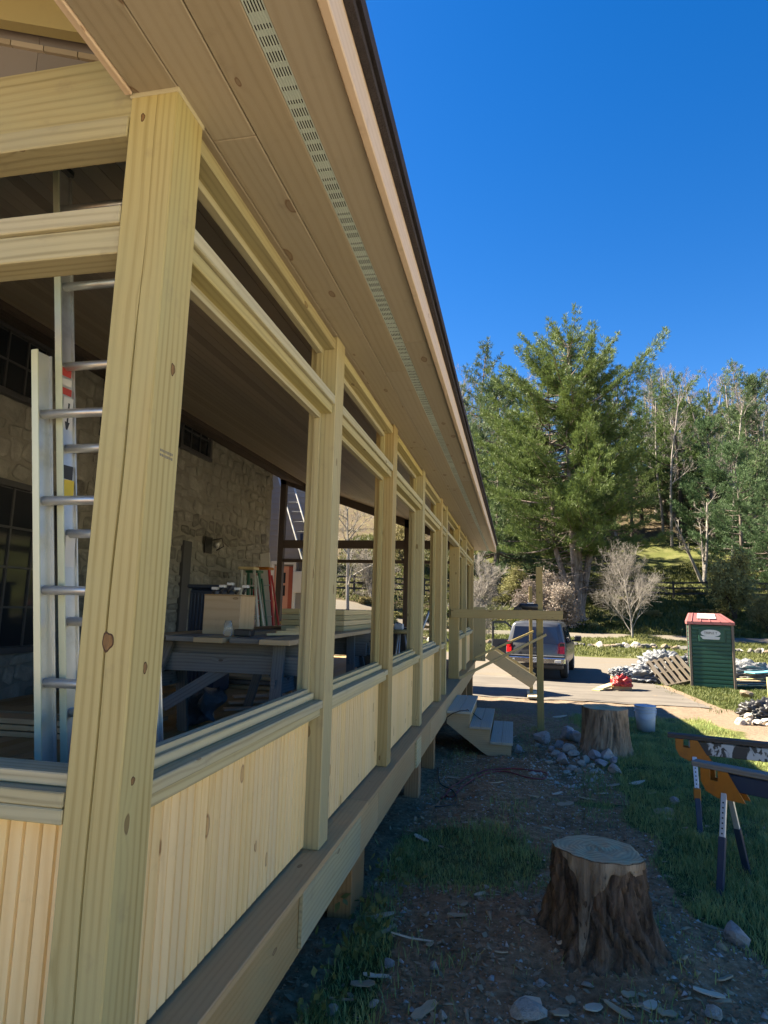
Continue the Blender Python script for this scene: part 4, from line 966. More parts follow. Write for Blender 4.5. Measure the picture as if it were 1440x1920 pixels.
# ---- debris pile: film, pallet, sticks
c = G(1250, 1282)
for i, (dx, dy, dz, sx, sy, sz) in enumerate(((-.55, 0, .12, .75, .5, .38), (.15, .5, .35, .8, .55, .6), (-1.0, .2, .05, .5, .4, .28), (.75, .7, .28, .6, .5, .5))):
    crumple('plastic_sheet', None, c+Vector((dx, dy+.25, dz)), sx, sy, sz*.85, MT['film'], 20+i, 'crumpled silver plastic sheeting heaped behind the wooden pallet', 'plastic sheet', group='silver sheeting in the rubbish heap')
pb = G(1268, 1287)
pal = thing('pallet', 'weathered wooden pallet leaning on the silver sheeting beside the portable toilet', 'pallet', pb)
Rp = Matrix.Translation(pb+Vector((-.15, -.1, .03))) @ Matrix.Rotation(.12, 4, 'Z') @ Matrix.Rotation(-.85, 4, 'X') @ Matrix.Rotation(-.30, 4, 'Y')
for k in range(6): link('slat', box_mesh(.10, .018, 1.0, MT['palletwood'], .002, 2), pal, Rp @ Matrix.Translation((-.1+.19*k, 0, .52)))
for k in range(3): link('stringer', box_mesh(1.1, .085, .04, MT['palletwood'], .002, 0), pal, Rp @ Matrix.Translation((.38, .055, .06+.46*k)))
for k in range(4): link('back_slat', box_mesh(.10, .018, 1.0, MT['palletwood'], .002, 2), pal, Rp @ Matrix.Translation((-.08+.3*k, .11, .52)))
q = G(1285, 1262); tag(beam('stick', None, q+Vector((-.35, .4, .9)), q+Vector((.1, .4, .2)), .035, .035, MT['plank']), 'yellow stick poking up out of the rubbish heap', 'stick')
crumple('trash_bag', None, q+Vector((.35, .3, .5)), .28, .22, .2, MT['black'], 31, 'small black bag on top of the rubbish heap beside the portable toilet', 'bag')
# right-hand scrap
c = G(1415, 1292)
for i in range(6):
    a_ = random.uniform(-.25, .25)+.15; tag(beam('board', None, c+Vector((-.6+.12*i, .1+.16*i, .05+.05*i)), c+Vector((1.1+.1*i, .1+.3*i+a_, .12+.05*i)), .14, .025, (MT['plank'], MT['grey'], MT['ply'])[i % 3]), 'discarded board in the scrap heap on the far side of the portable toilet', 'board', 'boards in the scrap heap')
MT['teal'] = plain('teal_sheet', (.12, .42, .48), .5)
tag(beam('scrap_panel', None, c+Vector((.1, .6, .40)), c+Vector((.8, .9, .46)), .45, .03, MT['teal']), 'teal panel scrap lying on the scrap boards', 'panel')
crumple('plastic_sheet', None, c+Vector((.2, 1.3, .3)), .9, .5, .38, MT['film'], 41, 'white plastic wrap heaped behind the scrap boards', 'plastic sheet')
q = G(1450, 1315); tag(beam('foam_board', None, q+Vector((-.1, 0, .28)), q+Vector((.6, .1, .30)), .06, .55, plain('yellow_foam', (.62, .50, .22), .8)), 'pale yellow foam board standing on the sunny grass', 'foam board')
c = G(1420, 1352)
crumple('trash_bag', None, c+Vector((.3, .45, .08)), .42, .3, .24, MT['black'], 51, 'black plastic heap behind the broken stones at the lawn edge', 'trash bag')
for i in range(16):
    p = G(1384+random.uniform(0, 66), 1350+random.uniform(-6, 14)); rock('rubble', p, random.uniform(.06, .13), random.choice(('stone_tan', 'stone_tan', 'stone')), 'broken pale stone in the rubble beside the black plastic heap', 'stone', 'rubble beside the black plastic', .1)
# ---- vehicle
SUVL = 5.2
suv = thing('parked_suv', 'silver-grey SUV seen from behind with its front left door open', 'car', (0, 0, 0))
def loft(sections, mat, name, parent, smooth=True, capf=True):
    V = []; F = []; k = len(sections[0])
    for s in sections: V += s
    for i in range(len(sections)-1):
        for j in range(k-1): F.append((i*k+j, (i+1)*k+j, (i+1)*k+j+1, i*k+j+1))
    if capf: F.append(tuple(range(k))); F.append(tuple(reversed(range((len(sections)-1)*k, len(sections)*k))))
    o = mobj(name, parent, V, F, mat, smooth)
    md = o.data; bm = bmesh.new(); bm.from_mesh(md); bmesh.ops.recalc_face_normals(bm, faces=bm.faces); bm.to_mesh(md); bm.free()
    return o
def sec(y, wb, wt, zb, zbelt, ztop, slant=0, rt=.1):
    hp = [(wb-.10, zb), (wb-.02, zb+.08), (wb, zb+.3), (wb, zbelt-.12), (wb-.03, zbelt), (wt+.02, ztop-rt), (wt-.06, ztop-.03), (wt*.5, ztop), ]
    full = [(x, z) for x, z in hp]+[(-x, z) for x, z in reversed(hp)]
    return [(x, y+slant*max(0, z-zb-.25), z) for x, z in full]
S = [sec(.02, .94, .72, .50, 1.12, 1.83, .20), sec(.10, .98, .76, .46, 1.12, 1.87, .15), sec(.8, 1.0, .80, .42, 1.12, 1.90), sec(2.6, 1.0, .80, .42, 1.12, 1.90), sec(3.05, 1.0, .78, .42, 1.12, 1.86), sec(3.75, 1.0, .9, .42, 1.10, 1.18, 0, .02), sec(4.9, .98, .88, .42, 1.06, 1.10, 0, .02), sec(5.2, .90, .8, .48, .98, 1.0, 0, .02)]
body = loft(S, MT['carpaint'], 'body', suv)
md_ = body.data
# tailgate plane helper: y on the rear face at height z
def ry(z): return .02+.20*max(0, z-.75)
V = [(-.78, ry(1.17)-.012, 1.17), (.78, ry(1.17)-.012, 1.17), (.68, ry(1.72)-.012, 1.72), (-.68, ry(1.72)-.012, 1.72)]
rw = mobj('rear_window', suv, V, [(0, 1, 2, 3)], MT['carglass'])
box('wiper', rw, -.3, .12, ry(1.2)-.03, ry(1.2)-.015, 1.2, 1.22, MT['black'], 0)
for s in (-1, 1):
    V = [(s*.785, ry(.86)-.012, .86), (s*.955, ry(.86)+.02, .86), (s*.95, ry(1.22)+.02, 1.22), (s*.80, ry(1.22)-.012, 1.22)]
    tl = mobj('tail_lamp', suv, V+[(v[0]*1.0, v[1]-.025, v[2]) for v in V], [(3, 2, 1, 0), (4, 5, 6, 7), (0, 1, 5, 4), (1, 2, 6, 5), (2, 3, 7, 6), (3, 0, 4, 7)], MT['tail'])
    box('lamp_dark_cap', tl, min(s*.80, s*.945), max(s*.80, s*.945), ry(1.1)-.048, ry(1.1)-.03, 1.10, 1.21, MT['black'], .004)
    V = [(s*.995, 0.75, 1.17), (s*.995, 1.95, 1.17), (s*.865, 1.95, 1.72), (s*.865, .95, 1.72)]; mobj('side_window', suv, V, [(0, 1, 2, 3)], MT['carglass'])
    V = [(s*.995, 2.02, 1.17), (s*.995, 2.95, 1.17), (s*.865, 2.8, 1.72), (s*.865, 2.02, 1.72)]; mobj('side_window', suv, V, [(0, 1, 2, 3)], MT['carglass'])
bp = box('bumper', suv, -.98, .98, -.13, .08, .52, .74, MT['chrome'], .04); box('bumper_step', bp, -.96, .96, -.11, .06, .745, .79, MT['cartrim'], .02)
box('lower_valance', suv, -.9, .9, -.05, .3, .36, .515, MT['black'], .03)
pl = box('licence_plate', suv, -.155, .155, -.145, -.135, .57, .72, MT['white'], .004); text('lettering', pl, 'FZ', .10, (0, -.148, .645), MT['navy'])
for x in (-.75, .75): box('reflector', suv, x-.1, x+.1, -.142, -.132, .58, .66, MT['white'], .004)
lathe('emblem', suv, (0, ry(1.0)-.012, 1.0), [(.055, 0), (.055, .008), (.03, .012)], MT['cartrim'], 20, False, (0, -1, 0)); box('handle', suv, -.16, .16, ry(.86)-.03, ry(.86)-.008, .84, .88, MT['cartrim'], .004)
for s in (-1, 1):
    for y in (.95, 4.25):
        wl = lathe('wheel', suv, (s*.86-.13*1, y, .385), [(.2, .0), (.33, .005), (.375, .03), (.385, .08), (.385, .18), (.375, .23), (.33, .255), (.2, .26)], MT['rubber'], 32, True, (1, 0, 0))
        lathe('rim', wl, (s*.86+(.115 if s > 0 else -.135), y, .385), [(.23, 0), (.23, .02), (.06, .012)], MT['steel'], 24, False, (1, 0, 0))
    box('wheel_arch', suv, min(s*.7, s*.985), max(s*.7, s*.985), .45, 1.45, .43, .62, MT['black'], .05)
    mr = box('mirror', suv, min(s*1.06, s*1.32), max(s*1.06, s*1.32), 3.42, 3.54, 1.14, 1.36, MT['black'], .04) if s > 0 else None
box('mirror_arm', suv, .96, 1.08, 3.46, 3.52, 1.14, 1.20, MT['black'], .01)
# open door, hinged at the front
Dm = Matrix.Translation((-1.0, 3.72, 0)) @ Matrix.Rotation(math.radians(-62), 4, 'Z')
def dm(pts): return [Dm @ Vector(p) for p in pts]
def dprism(name, poly, t0, t1, mat, parent):
    V = dm([(t0, y, z) for y, z in poly]+[(t1, y, z) for y, z in poly]); n = len(poly)
    return mobj(name, parent, V, [tuple(range(n)), tuple(reversed(range(n, 2*n)))]+[(i, n+i, n+(i+1) % n, (i+1) % n) for i in range(n)], mat)
door = dprism('door', [(0, .5), (0, 1.12), (-1.15, 1.12), (-1.15, .5)], -.08, 0, MT['carpaint'], suv)
dprism('door_card', [(-.05, .54), (-.05, 1.10), (-1.1, 1.10), (-1.1, .54)], .001, .03, MT['cartrim'], door)
dprism('armrest', [(-.2, .82), (-.2, .90), (-.9, .92), (-.9, .82)], .031, .10, MT['black'], door)
outer = [(-1.15, 1.12), (-1.15, 1.80), (-.60, 1.82), (-.25, 1.55), (0, 1.12)]; inner = [(-1.08, 1.14), (-1.08, 1.74), (-.62, 1.75), (-.30, 1.50), (-.12, 1.14)]
for i in range(4): dprism('window_frame', [outer[i], outer[i+1], inner[i+1], inner[i]], -.05, -.01, MT['black'], door)
m = N('clear_car_window'); m.b.inputs['Transmission Weight'].default_value = 1; m.b.inputs['IOR'].default_value = 1.05; m.fin((.85, .9, .9), .02)
dprism('window_glass', inner, -.033, -.028, m.m, door)
for yy_, zz_ in ((-.45, 1.25), (.2, 1.2)): pass
lathe('mirror', door, Dm @ Vector((-.2, -.25, 1.2)), [(.03, 0), (.11, .03), (.12, .1), (.05, .16)], MT['black'], 14)
pr = G(1058, 1274); ang = math.radians(-8.5)
base = Vector((pr.x, pr.y, 0)) - (Matrix.Rotation(ang, 3, 'Z') @ Vector((.86*.89, .95*.89, 0)))
suv.matrix_basis = Matrix.Translation((base.x, base.y, Hf(base.x, base.y+1)+.045)) @ Matrix.Rotation(ang, 4, 'Z') @ Matrix.Scale(.89, 4)
# ---- stone border row along the lawn
sb = thing('stone_border', 'low row of white and grey fieldstones edging the grass before the gravel road', 'stone border', (8, 36.5, -1.9))
for i in range(190):
    x = -14+i*.165+random.uniform(-.06, .06)+(0); y = 36.2+.5*math.sin(x*.35)+random.uniform(-.3, .3); x *= 1.25; k = random.choice(('stone_dark', 'stone_brown', 'stone_dark', 'stone_brown', 'stone'))
    s = random.uniform(.14, .34); me = random.choice(RK[k])
    link('stone', me, sb, Matrix.Translation((x, y, Hf(x, y)+s*.35)) @ Matrix.Rotation(random.uniform(0, 6), 4, 'Z') @ Matrix.Scale(s, 4))
# ---- board fence on the slope
fn = thing('board_fence', 'black three-rail board fence crossing the grassy slope below the pines', 'fence', (5, 54, 1))
MT['fence'] = plain('black_fence_paint', (.022, .02, .02), .8)
def fy(x): return 54.0-7*float(sst(-1, -14, x))*1.0+.6*math.sin(x*.15)
px_ = [-34+2.45*i for i in range(36)]
for i, x in enumerate(px_):
    y = fy(x); z = Hf(x, y); box('post', fn, x-.07, x+.07, y-.07, y+.07, z-.3, z+1.35, MT['fence'], 0)
    if i:
        xa = px_[i-1]; ya = fy(xa); za = Hf(xa, ya)
        for hz in (.35, .78, 1.2): beam('rail', fn, (xa, ya-.085, za+hz), (x, y-.085, z+hz), .03, .14, MT['fence'], (0, 0, 1), 0)
# ================================================================== INSIDE THE PORCH
ZF = ZD-.008
# ---- extension ladder just inside the corner
lad = thing('extension_ladder', 'tall aluminium extension ladder standing inside the porch corner behind the thick post', 'ladder', (-1.3, 1.95, ZF))
def ladder_pts(xb, xt, yb, yt, zb, zt):
    return lambda s, z: Vector((xb[s]+(xt[s]-xb[s])*(z-zb)/(zt-zb), yb+(yt-yb)*(z-zb)/(zt-zb), z))
LP = ladder_pts((-1.455, -1.08), (-1.71, -1.32), 1.93, 1.80, ZF, 1.62)
def rail_(s, z0, z1, dy, dx=0):
    a, b = LP(s, z0)+Vector((dx, dy, 0)), LP(s, z1)+Vector((dx, dy, 0)); web = beam('rail', lad, a, b, .006, .065, MT['alu'], (0, 1, 0), .001)
    for k in (-1, 1): beam('flange', web, a+Vector((0, k*.034, 0)), b+Vector((0, k*.034, 0)), .026, .006, MT['alu_edge' if k < 0 else 'alu'], (0, 1, 0), .001)
    return web
rail_(0, ZF, .86, 0); rail_(1, ZF, .86, 0)
w0 = rail_(0, ZF+.25, 1.60, .075, .035); w1 = rail_(1, ZF+.25, 1.60, .075, -.03)
for s, q in ((0, w0), (1, w1)):
    a = LP(s, 1.60)+Vector((.035 if s == 0 else -.03, .075, 0)); box('end_cap', q, a.x-.022, a.x+.022, a.y-.042, a.y+.042, a.z, a.z+.03, MT['black'], .006)
z = ZF+.22
while z < .84:
    a, b = LP(0, z), LP(1, z); tube('rung', lad, [a, b], .016, MT['alu'], 12); z += .305
z = ZF+.42
while z < 1.55:
    a, b = LP(0, z)+Vector((.03, .075, 0)), LP(1, z)+Vector((-.03, .075, 0)); tube('rung', lad, [a, b], .016, MT['alu'], 12); z += .305
# stickers on the fly rail
MT['sticker_red'] = plain('red_sticker', (.45, .05, .04), .5); MT['sticker_yel'] = plain('yellow_sticker', (.70, .52, .05), .5)
def sticker(z0, z1, mat, nm='sticker'):
    a = LP(0, (z0+z1)/2)+Vector((.0395, .075, 0)); d = (LP(0, z1)-LP(0, z0)).normalized()
    return link(nm, box_mesh(.0016, .05, z1-z0, mat, 0), lad, Matrix.Translation(a) @ rotm(Vector((1, 0, 0)), d))
sticker(.80, .83, MT['sticker_red']); sticker(.765, .79, MT['white']); sticker(.73, .755, MT['sticker_red']); sticker(.54, .72, MT['white'])
sticker(.42, .47, MT['black']); sticker(.30, .418, MT['sticker_yel']); sticker(.05, .22, MT['white'])
a = LP(0, .64)+Vector((.0408, .075, 0)); prism('arrow', lad, [(a.y-.004, .70), (a.y+.004, .70), (a.y+.004, .63), (a.y+.013, .63), (a.y, .59), (a.y-.013, .63), (a.y-.004, .63)], 0, a.x, a.x+.0008, MT['black'], 1, 2)
tube('rope', lad, [(-1.30, 2.0, .02), (-1.27, 1.98, -.1), (-1.25, 2.0, -.35), (-1.27, 2.02, -.6), (-1.24, 2.02, -.78)], .014, MT['black'], 7)
lathe('pulley', lad, (-1.30, 1.96, .0), [(.03, 0), (.034, .006), (.034, .018), (.03, .024)], MT['steel'], 16, False, (0, -1, 0))
# ---- trestles and bench planks
def trestle(yc, label):
    t = thing('trestle', label, 'trestle', (-2.25, yc, ZF), 'trestles under the bench')
    beam('ridge', t, (-2.95, yc, -.37), (-1.55, yc, -.37), .09, .14, MT['grey'])
    beam('side_rail', t, (-2.9, yc-.085, -.47), (-1.6, yc-.085, -.47), .03, .14, MT['grey']); beam('side_rail', t, (-2.9, yc+.085, -.47), (-1.6, yc+.085, -.47), .03, .14, MT['grey'])
    for x, xs_ in ((-2.72, -.10), (-1.78, .10)):
        for s in (-1, 1):
            beam('leg', t, (x, yc+s*.09, -.32), (x+xs_, yc+s*.42, ZF+.005), .09, .038, MT['grey'], (0, s, .3))
        beam('gusset', t, (x+xs_*.5-.03, yc-.24, -.62), (x+xs_*.5-.03, yc+.24, -.62), .03, .12, MT['grey'])
    beam('diagonal', t, (-2.66, yc-.22, -.8), (-2.15, yc, -.45), .03, .09, MT['grey'])
    return t
trestle(4.80, 'weathered grey wooden trestle holding the near end of the bench planks'); trestle(7.0, 'weathered grey wooden trestle holding the far end of the bench planks')
for i in range(5):
    x = -2.88+i*.262; tag(box('bench_plank', None, x, x+.235, 4.42+.06*(i % 2), 7.7-.1*(i % 3), -.298, -.26, MT['grey'] if i % 2 else MT['ply'], .003), 'plank of the workbench top laid across the grey trestles', 'plank', 'workbench planks')
def tp(px, py, Y): q = onY(px, py, Y); return q
# board box with tools on it
a, b = onY(380, 1172, 4.9), onY(452, 1118, 4.9)
crate = thing('plywood_box', 'pale plywood box standing on the workbench with small tools on its lid', 'box', ((a.x+b.x)/2, 5.0, -.26))
box('front', crate, a.x, b.x, 4.9, 4.912, -.259, b.z, MT['ply'], .002); box('side', crate, b.x-.012, b.x, 4.913, 5.2, -.259, b.z, MT['ply'], .002); box('side', crate, a.x, a.x+.012, 4.913, 5.2, -.259, b.z, MT['ply'], .002)
box('lid', crate, a.x-.005, b.x+.005, 4.905, 5.2, b.z+.001, b.z+.012, MT['deck'], .002)
for i, x in enumerate(np.linspace(a.x+.02, b.x-.03, 5)):
    t = thing('hand_tool', 'small metal tool lying on the lid of the plywood box', 'hand tool', (x, 5.0, b.z+.013), 'tools on the plywood box')
    tube('handle', t, [(x, 5.0, b.z+.02), (x+.02, 5.02, b.z+.06+.02*(i % 3))], .012, MT['black'], 8); box('head', t, x-.01, x+.045, 4.99, 5.03, b.z+.05+.02*(i % 3), b.z+.075+.02*(i % 3), MT['steel'], .004)
q = onY(428, 1172, 4.75); lathe('glass_jar', None, (q.x, 4.75, -.259), [(.03, 0), (.034, .004), (.034, .09), (.026, .105), (.027, .118)], MT['jar'], 20); tag(bpy.context.scene.objects['glass_jar'], 'clear glass jar on the bench in front of the plywood box', 'jar')
q = onY(455, 1170, 4.75); tag(box('battery_pack', None, q.x-.06, q.x+.08, 4.72, 4.82, -.259, -.205, MT['black'], .008), 'black battery pack on the bench beside the glass jar', 'battery')
for i in range(4):
    q = onY(530+14*i, 1172, 5.0); tag(beam('offcut', None, (q.x-.1, 4.9+.05*i, -.245+.02*i), (q.x+.16, 5.05+.02*i, -.235+.02*i), .06, .018, MT['plank']), 'wood offcut lying loose on the bench planks', 'offcut', 'offcuts on the bench')
# stack of fresh lumber on the bench, seen through the second opening
for r in range(4):
    for c in range(3):
        L0 = 6.1+.12*((r*3+c) % 3); tag(box('stacked_board', None, -2.3+c*.20, -2.11+c*.20, L0, L0+1.35, -.259+r*.055, -.208+r*.055, MT['plank' if (r+c) % 2 else 'sill'], .003), 'fresh board in the lumber stack on the workbench', 'board', 'lumber stack on the bench')
# navy bin behind the bench
bn = thing('storage_bin', 'dark blue ribbed storage bin on the floor behind the workbench', 'bin', (-4.2, 7.3, ZF))
q = onY(355, 1100, 7.3); xr = onY(395, 1100, 7.3).x
box('body', bn, q.x, xr+.1, 7.3, 7.8, ZF, q.z-.02, MT['navy'], .03)
for i in range(7): x = q.x+.03+i*(xr+.04-q.x)/7; box('rib', bn, x, x+.025, 7.28, 7.3, ZF+.1, q.z-.08, MT['navy'], .006)
box('lid', bn, q.x-.02, xr+.12, 7.27, 7.83, q.z-.018, q.z+.03, MT['navy'], .012)
# stepladders leaning on the stone wall
def step_ladder(px, top, Y, mat, label, wd=.42, wide=1.0, tread=None, cap=None):
    q = onY(px, top, Y); t = thing('stepladder', label, 'stepladder', (q.x, Y, ZF)); h = q.z-ZF; lean = .35*h/1.8
    for s in (-1, 1):
        beam('rail', t, (q.x+s*wd*.5*wide+lean*.55, Y-.1, ZF), (q.x+s*wd*.3, Y+.05, q.z), .03, .075, mat, (0, 1, 0))
        beam('rear_leg', t, (q.x+s*wd*.5*wide+lean*.75, Y+.12, ZF), (q.x+s*wd*.3+.03, Y+.12, q.z-.1), .025, .04, mat, (0, 1, 0))
    n = 6
    for k in range(1, n):
        f = k/n; c = q.x+lean*.55*(1-f); hw = wd*(.5*wide*(1-f)+.3*f); box('step', t, c-hw, c+hw, Y-.13+.13*f, Y-.04+.13*f, ZF+h*f-.012, ZF+h*f+.012, tread or MT['alu'], .003)
    box('top_cap', t, q.x-wd*.38, q.x+wd*.38, Y-.05, Y+.2, q.z, q.z+.05, cap or mat, .008)
    return t
step_ladder(463, 1068, 10.6, MT['alu'], 'aluminium stepladder with a wooden-coloured cap leaning at the stone wall', .40, 1.1, None, MT['plank'])
step_ladder(474, 1074, 11.0, MT['green'], 'dark green stepladder folded against the stone wall beside the red one', .34, 1.0, MT['green'])
step_ladder(490, 1068, 11.3, MT['red'], 'red fibreglass stepladder with a yellow cap leaning at the stone wall end', .46, 1.1, MT['steel'], MT['orange'])
q = onY(490, 1036, 12.2); tag(beam('white_panel', None, (q.x+.35, 12.15, ZF), (q.x, 12.4, q.z), .035, .2, MT['white'], (1, 0, 0)), 'narrow white panel standing upright behind the red stepladder', 'panel')
# ladder leaning on the clapboard wing
a, b = onY(533, 890, YW-.3), onY(571, 1020, YW-.9); a2 = a+(a-b)*.0; d = (b-a)
wl = thing('leaning_ladder', 'aluminium ladder leaning steeply against the grey clapboard wing', 'ladder', (b.x, b.y, -1.9))
foot = a+d*((a.z+1.95)/(a.z-b.z))
for s in (-1, 1): beam('rail', wl, foot+Vector((s*.18, 0, 0)), a+Vector((s*.18, 0, 0)), .03, .08, MT['alu'], (0, 1, 0))
for k in range(1, 20): c = foot.lerp(a, k/20); beam('rung', wl, c-Vector((.18, 0, 0)), c+Vector((.18, 0, 0)), .03, .03, MT['alu'])
# clear sheet under the bench, lumber on the floor
c = onZ(372, 1360, ZF); n = 14; V = []; F = []
for j in range(n+1):
    for k in range(n+1):
        u, v = k/n-.5, j/n; V.append((c.x+.42*u*(1-.3*v)+.05*math.sin(9*v+3*u), c.y+.1*math.sin(8*u+4*v)+.06*math.cos(13*u), ZF+.01+.34*v+.03*math.sin(11*u)))
for j in range(n):
    for k in range(n): F.append((j*(n+1)+k, j*(n+1)+k+1, (j+1)*(n+1)+k+1, (j+1)*(n+1)+k))
o = mobj('plastic_drape', None, V, F, MT['film'], True); tag(o, 'pale plastic sheet hanging crumpled under the workbench', 'plastic sheet')
sm = o.modifiers.new('thickness', 'SOLIDIFY'); sm.thickness = .003
for i in range(7):
    r_ = i//3; c_ = i % 3; y = 7.9+.25*c_+.1*r_
    tag(beam('floor_lumber', None, (-4.9, y, ZF+.025+.05*r_), (-2.9+.1*i, y+.12, ZF+.025+.05*r_), .19, .04, MT['grey' if i % 2 else 'ply']), 'loose board in the lumber pile on the porch floor beyond the ladder', 'board', 'lumber pile on the floor')
for i in range(6):
    r_ = i//2; c_ = i % 2; y = 4.6+.3*c_
    tag(beam('floor_lumber', None, (-4.9-.1*i, y, ZF+.025+.05*r_), (-3.2+.06*i, y+.1, ZF+.025+.05*r_), .22, .04, MT['deck' if i % 2 else 'ply']), 'flat board stacked on the porch floor below the big paned window', 'board', 'boards stacked below the window')
for i in range(3):
    q = onZ(470, 1335-6*i, ZF); tag(beam('pale_strip', None, (q.x-.3, q.y+.1*i, ZF+.012+.022*i), (q.x+.2, q.y+.35+.1*i, ZF+.012+.022*i), .12, .02, MT['fascia']), 'short pale board on the floor behind the near trestle legs', 'board', 'pale boards under the bench')
# round stool with steel legs in the third opening
q = onY(752, 1182, 8.6); stl = thing('work_stool', 'round wooden-top stool on thin steel legs near the third opening', 'stool', (q.x, 8.6, ZF))
lathe('seat', stl, (q.x, 8.6, q.z-.04), [(.14, 0), (.155, .01), (.155, .04), (.14, .05)], MT['plank'], 24)
for k in range(3):
    a_ = 2.1*k+.4; tube('leg', stl, [(q.x+.05*math.cos(a_), 8.6+.05*math.sin(a_), q.z-.04), (q.x+.17*math.cos(a_), 8.6+.17*math.sin(a_), ZF)], .012, MT['steel'], 8)
tag(box('clear_tub', None, q.x-.09, q.x+.03, 8.55, 8.65, q.z+.012, q.z+.09, MT['plastic_blue'], .01), 'small pale plastic tub on the round stool', 'tub')
q = onY(800, 1150, 10.9); tag(tube('metal_pole', None, [(q.x-.35, 10.9, ZF), (q.x+.12, 11.2, q.z+.35)], .022, MT['steel'], 8), 'pale metal pole leaning inside beyond the fourth post', 'pole')
bw = box('tool_chest', None, -2.6, -1.6, 10.8, 11.4, ZF, -.35, MT['black'], .02); tag(bw, 'low black tool chest on the porch floor near the doorway', 'tool chest')
# ================================================================== VEGETATION
def tufts(C, D, mat_cols, r, per=6, ln=(.2, .4), wd=.05, spread=.9):
    """needle tufts: C centres, D directions -> triangles"""
    n = len(C); C = np.repeat(C, per, 0); D = np.repeat(D, per, 0); tc = np.repeat(mat_cols, per)
    d = D + r.normal(0, spread, D.shape); d /= np.linalg.norm(d, axis=1)[:, None]+1e-9
    s = np.cross(d, r.normal(size=d.shape)); s /= np.linalg.norm(s, axis=1)[:, None]+1e-9
    L = r.uniform(ln[0], ln[1], (n*per, 1)); W = wd*r.uniform(.7, 1.3, (n*per, 1))
    base = C + r.normal(0, .05, C.shape)
    a = base - s*W*.35; b = base + d*L*.55 + s*W; c = base + d*L; e = base + d*L*.5 - s*W
    V = np.stack([a, b, c, e], 1).reshape(-1, 3); F = np.arange(n*per*4).reshape(-1, 4)
    t = np.clip(np.repeat(tc, 4)+r.normal(0, .06, n*per*4), 0, 1)
    col4 = np.stack([t, t, t, np.ones_like(t)], -1)
    return V, F, col4
class Wood:
    def __init__(s): s.V = []; s.F = []
    def seg(s, pts, rad, n=4):
        V, F = tube_geo(pts, rad, n, False); o = len(s.V); s.V += V; s.F += [tuple(i+o for i in f) for f in F]
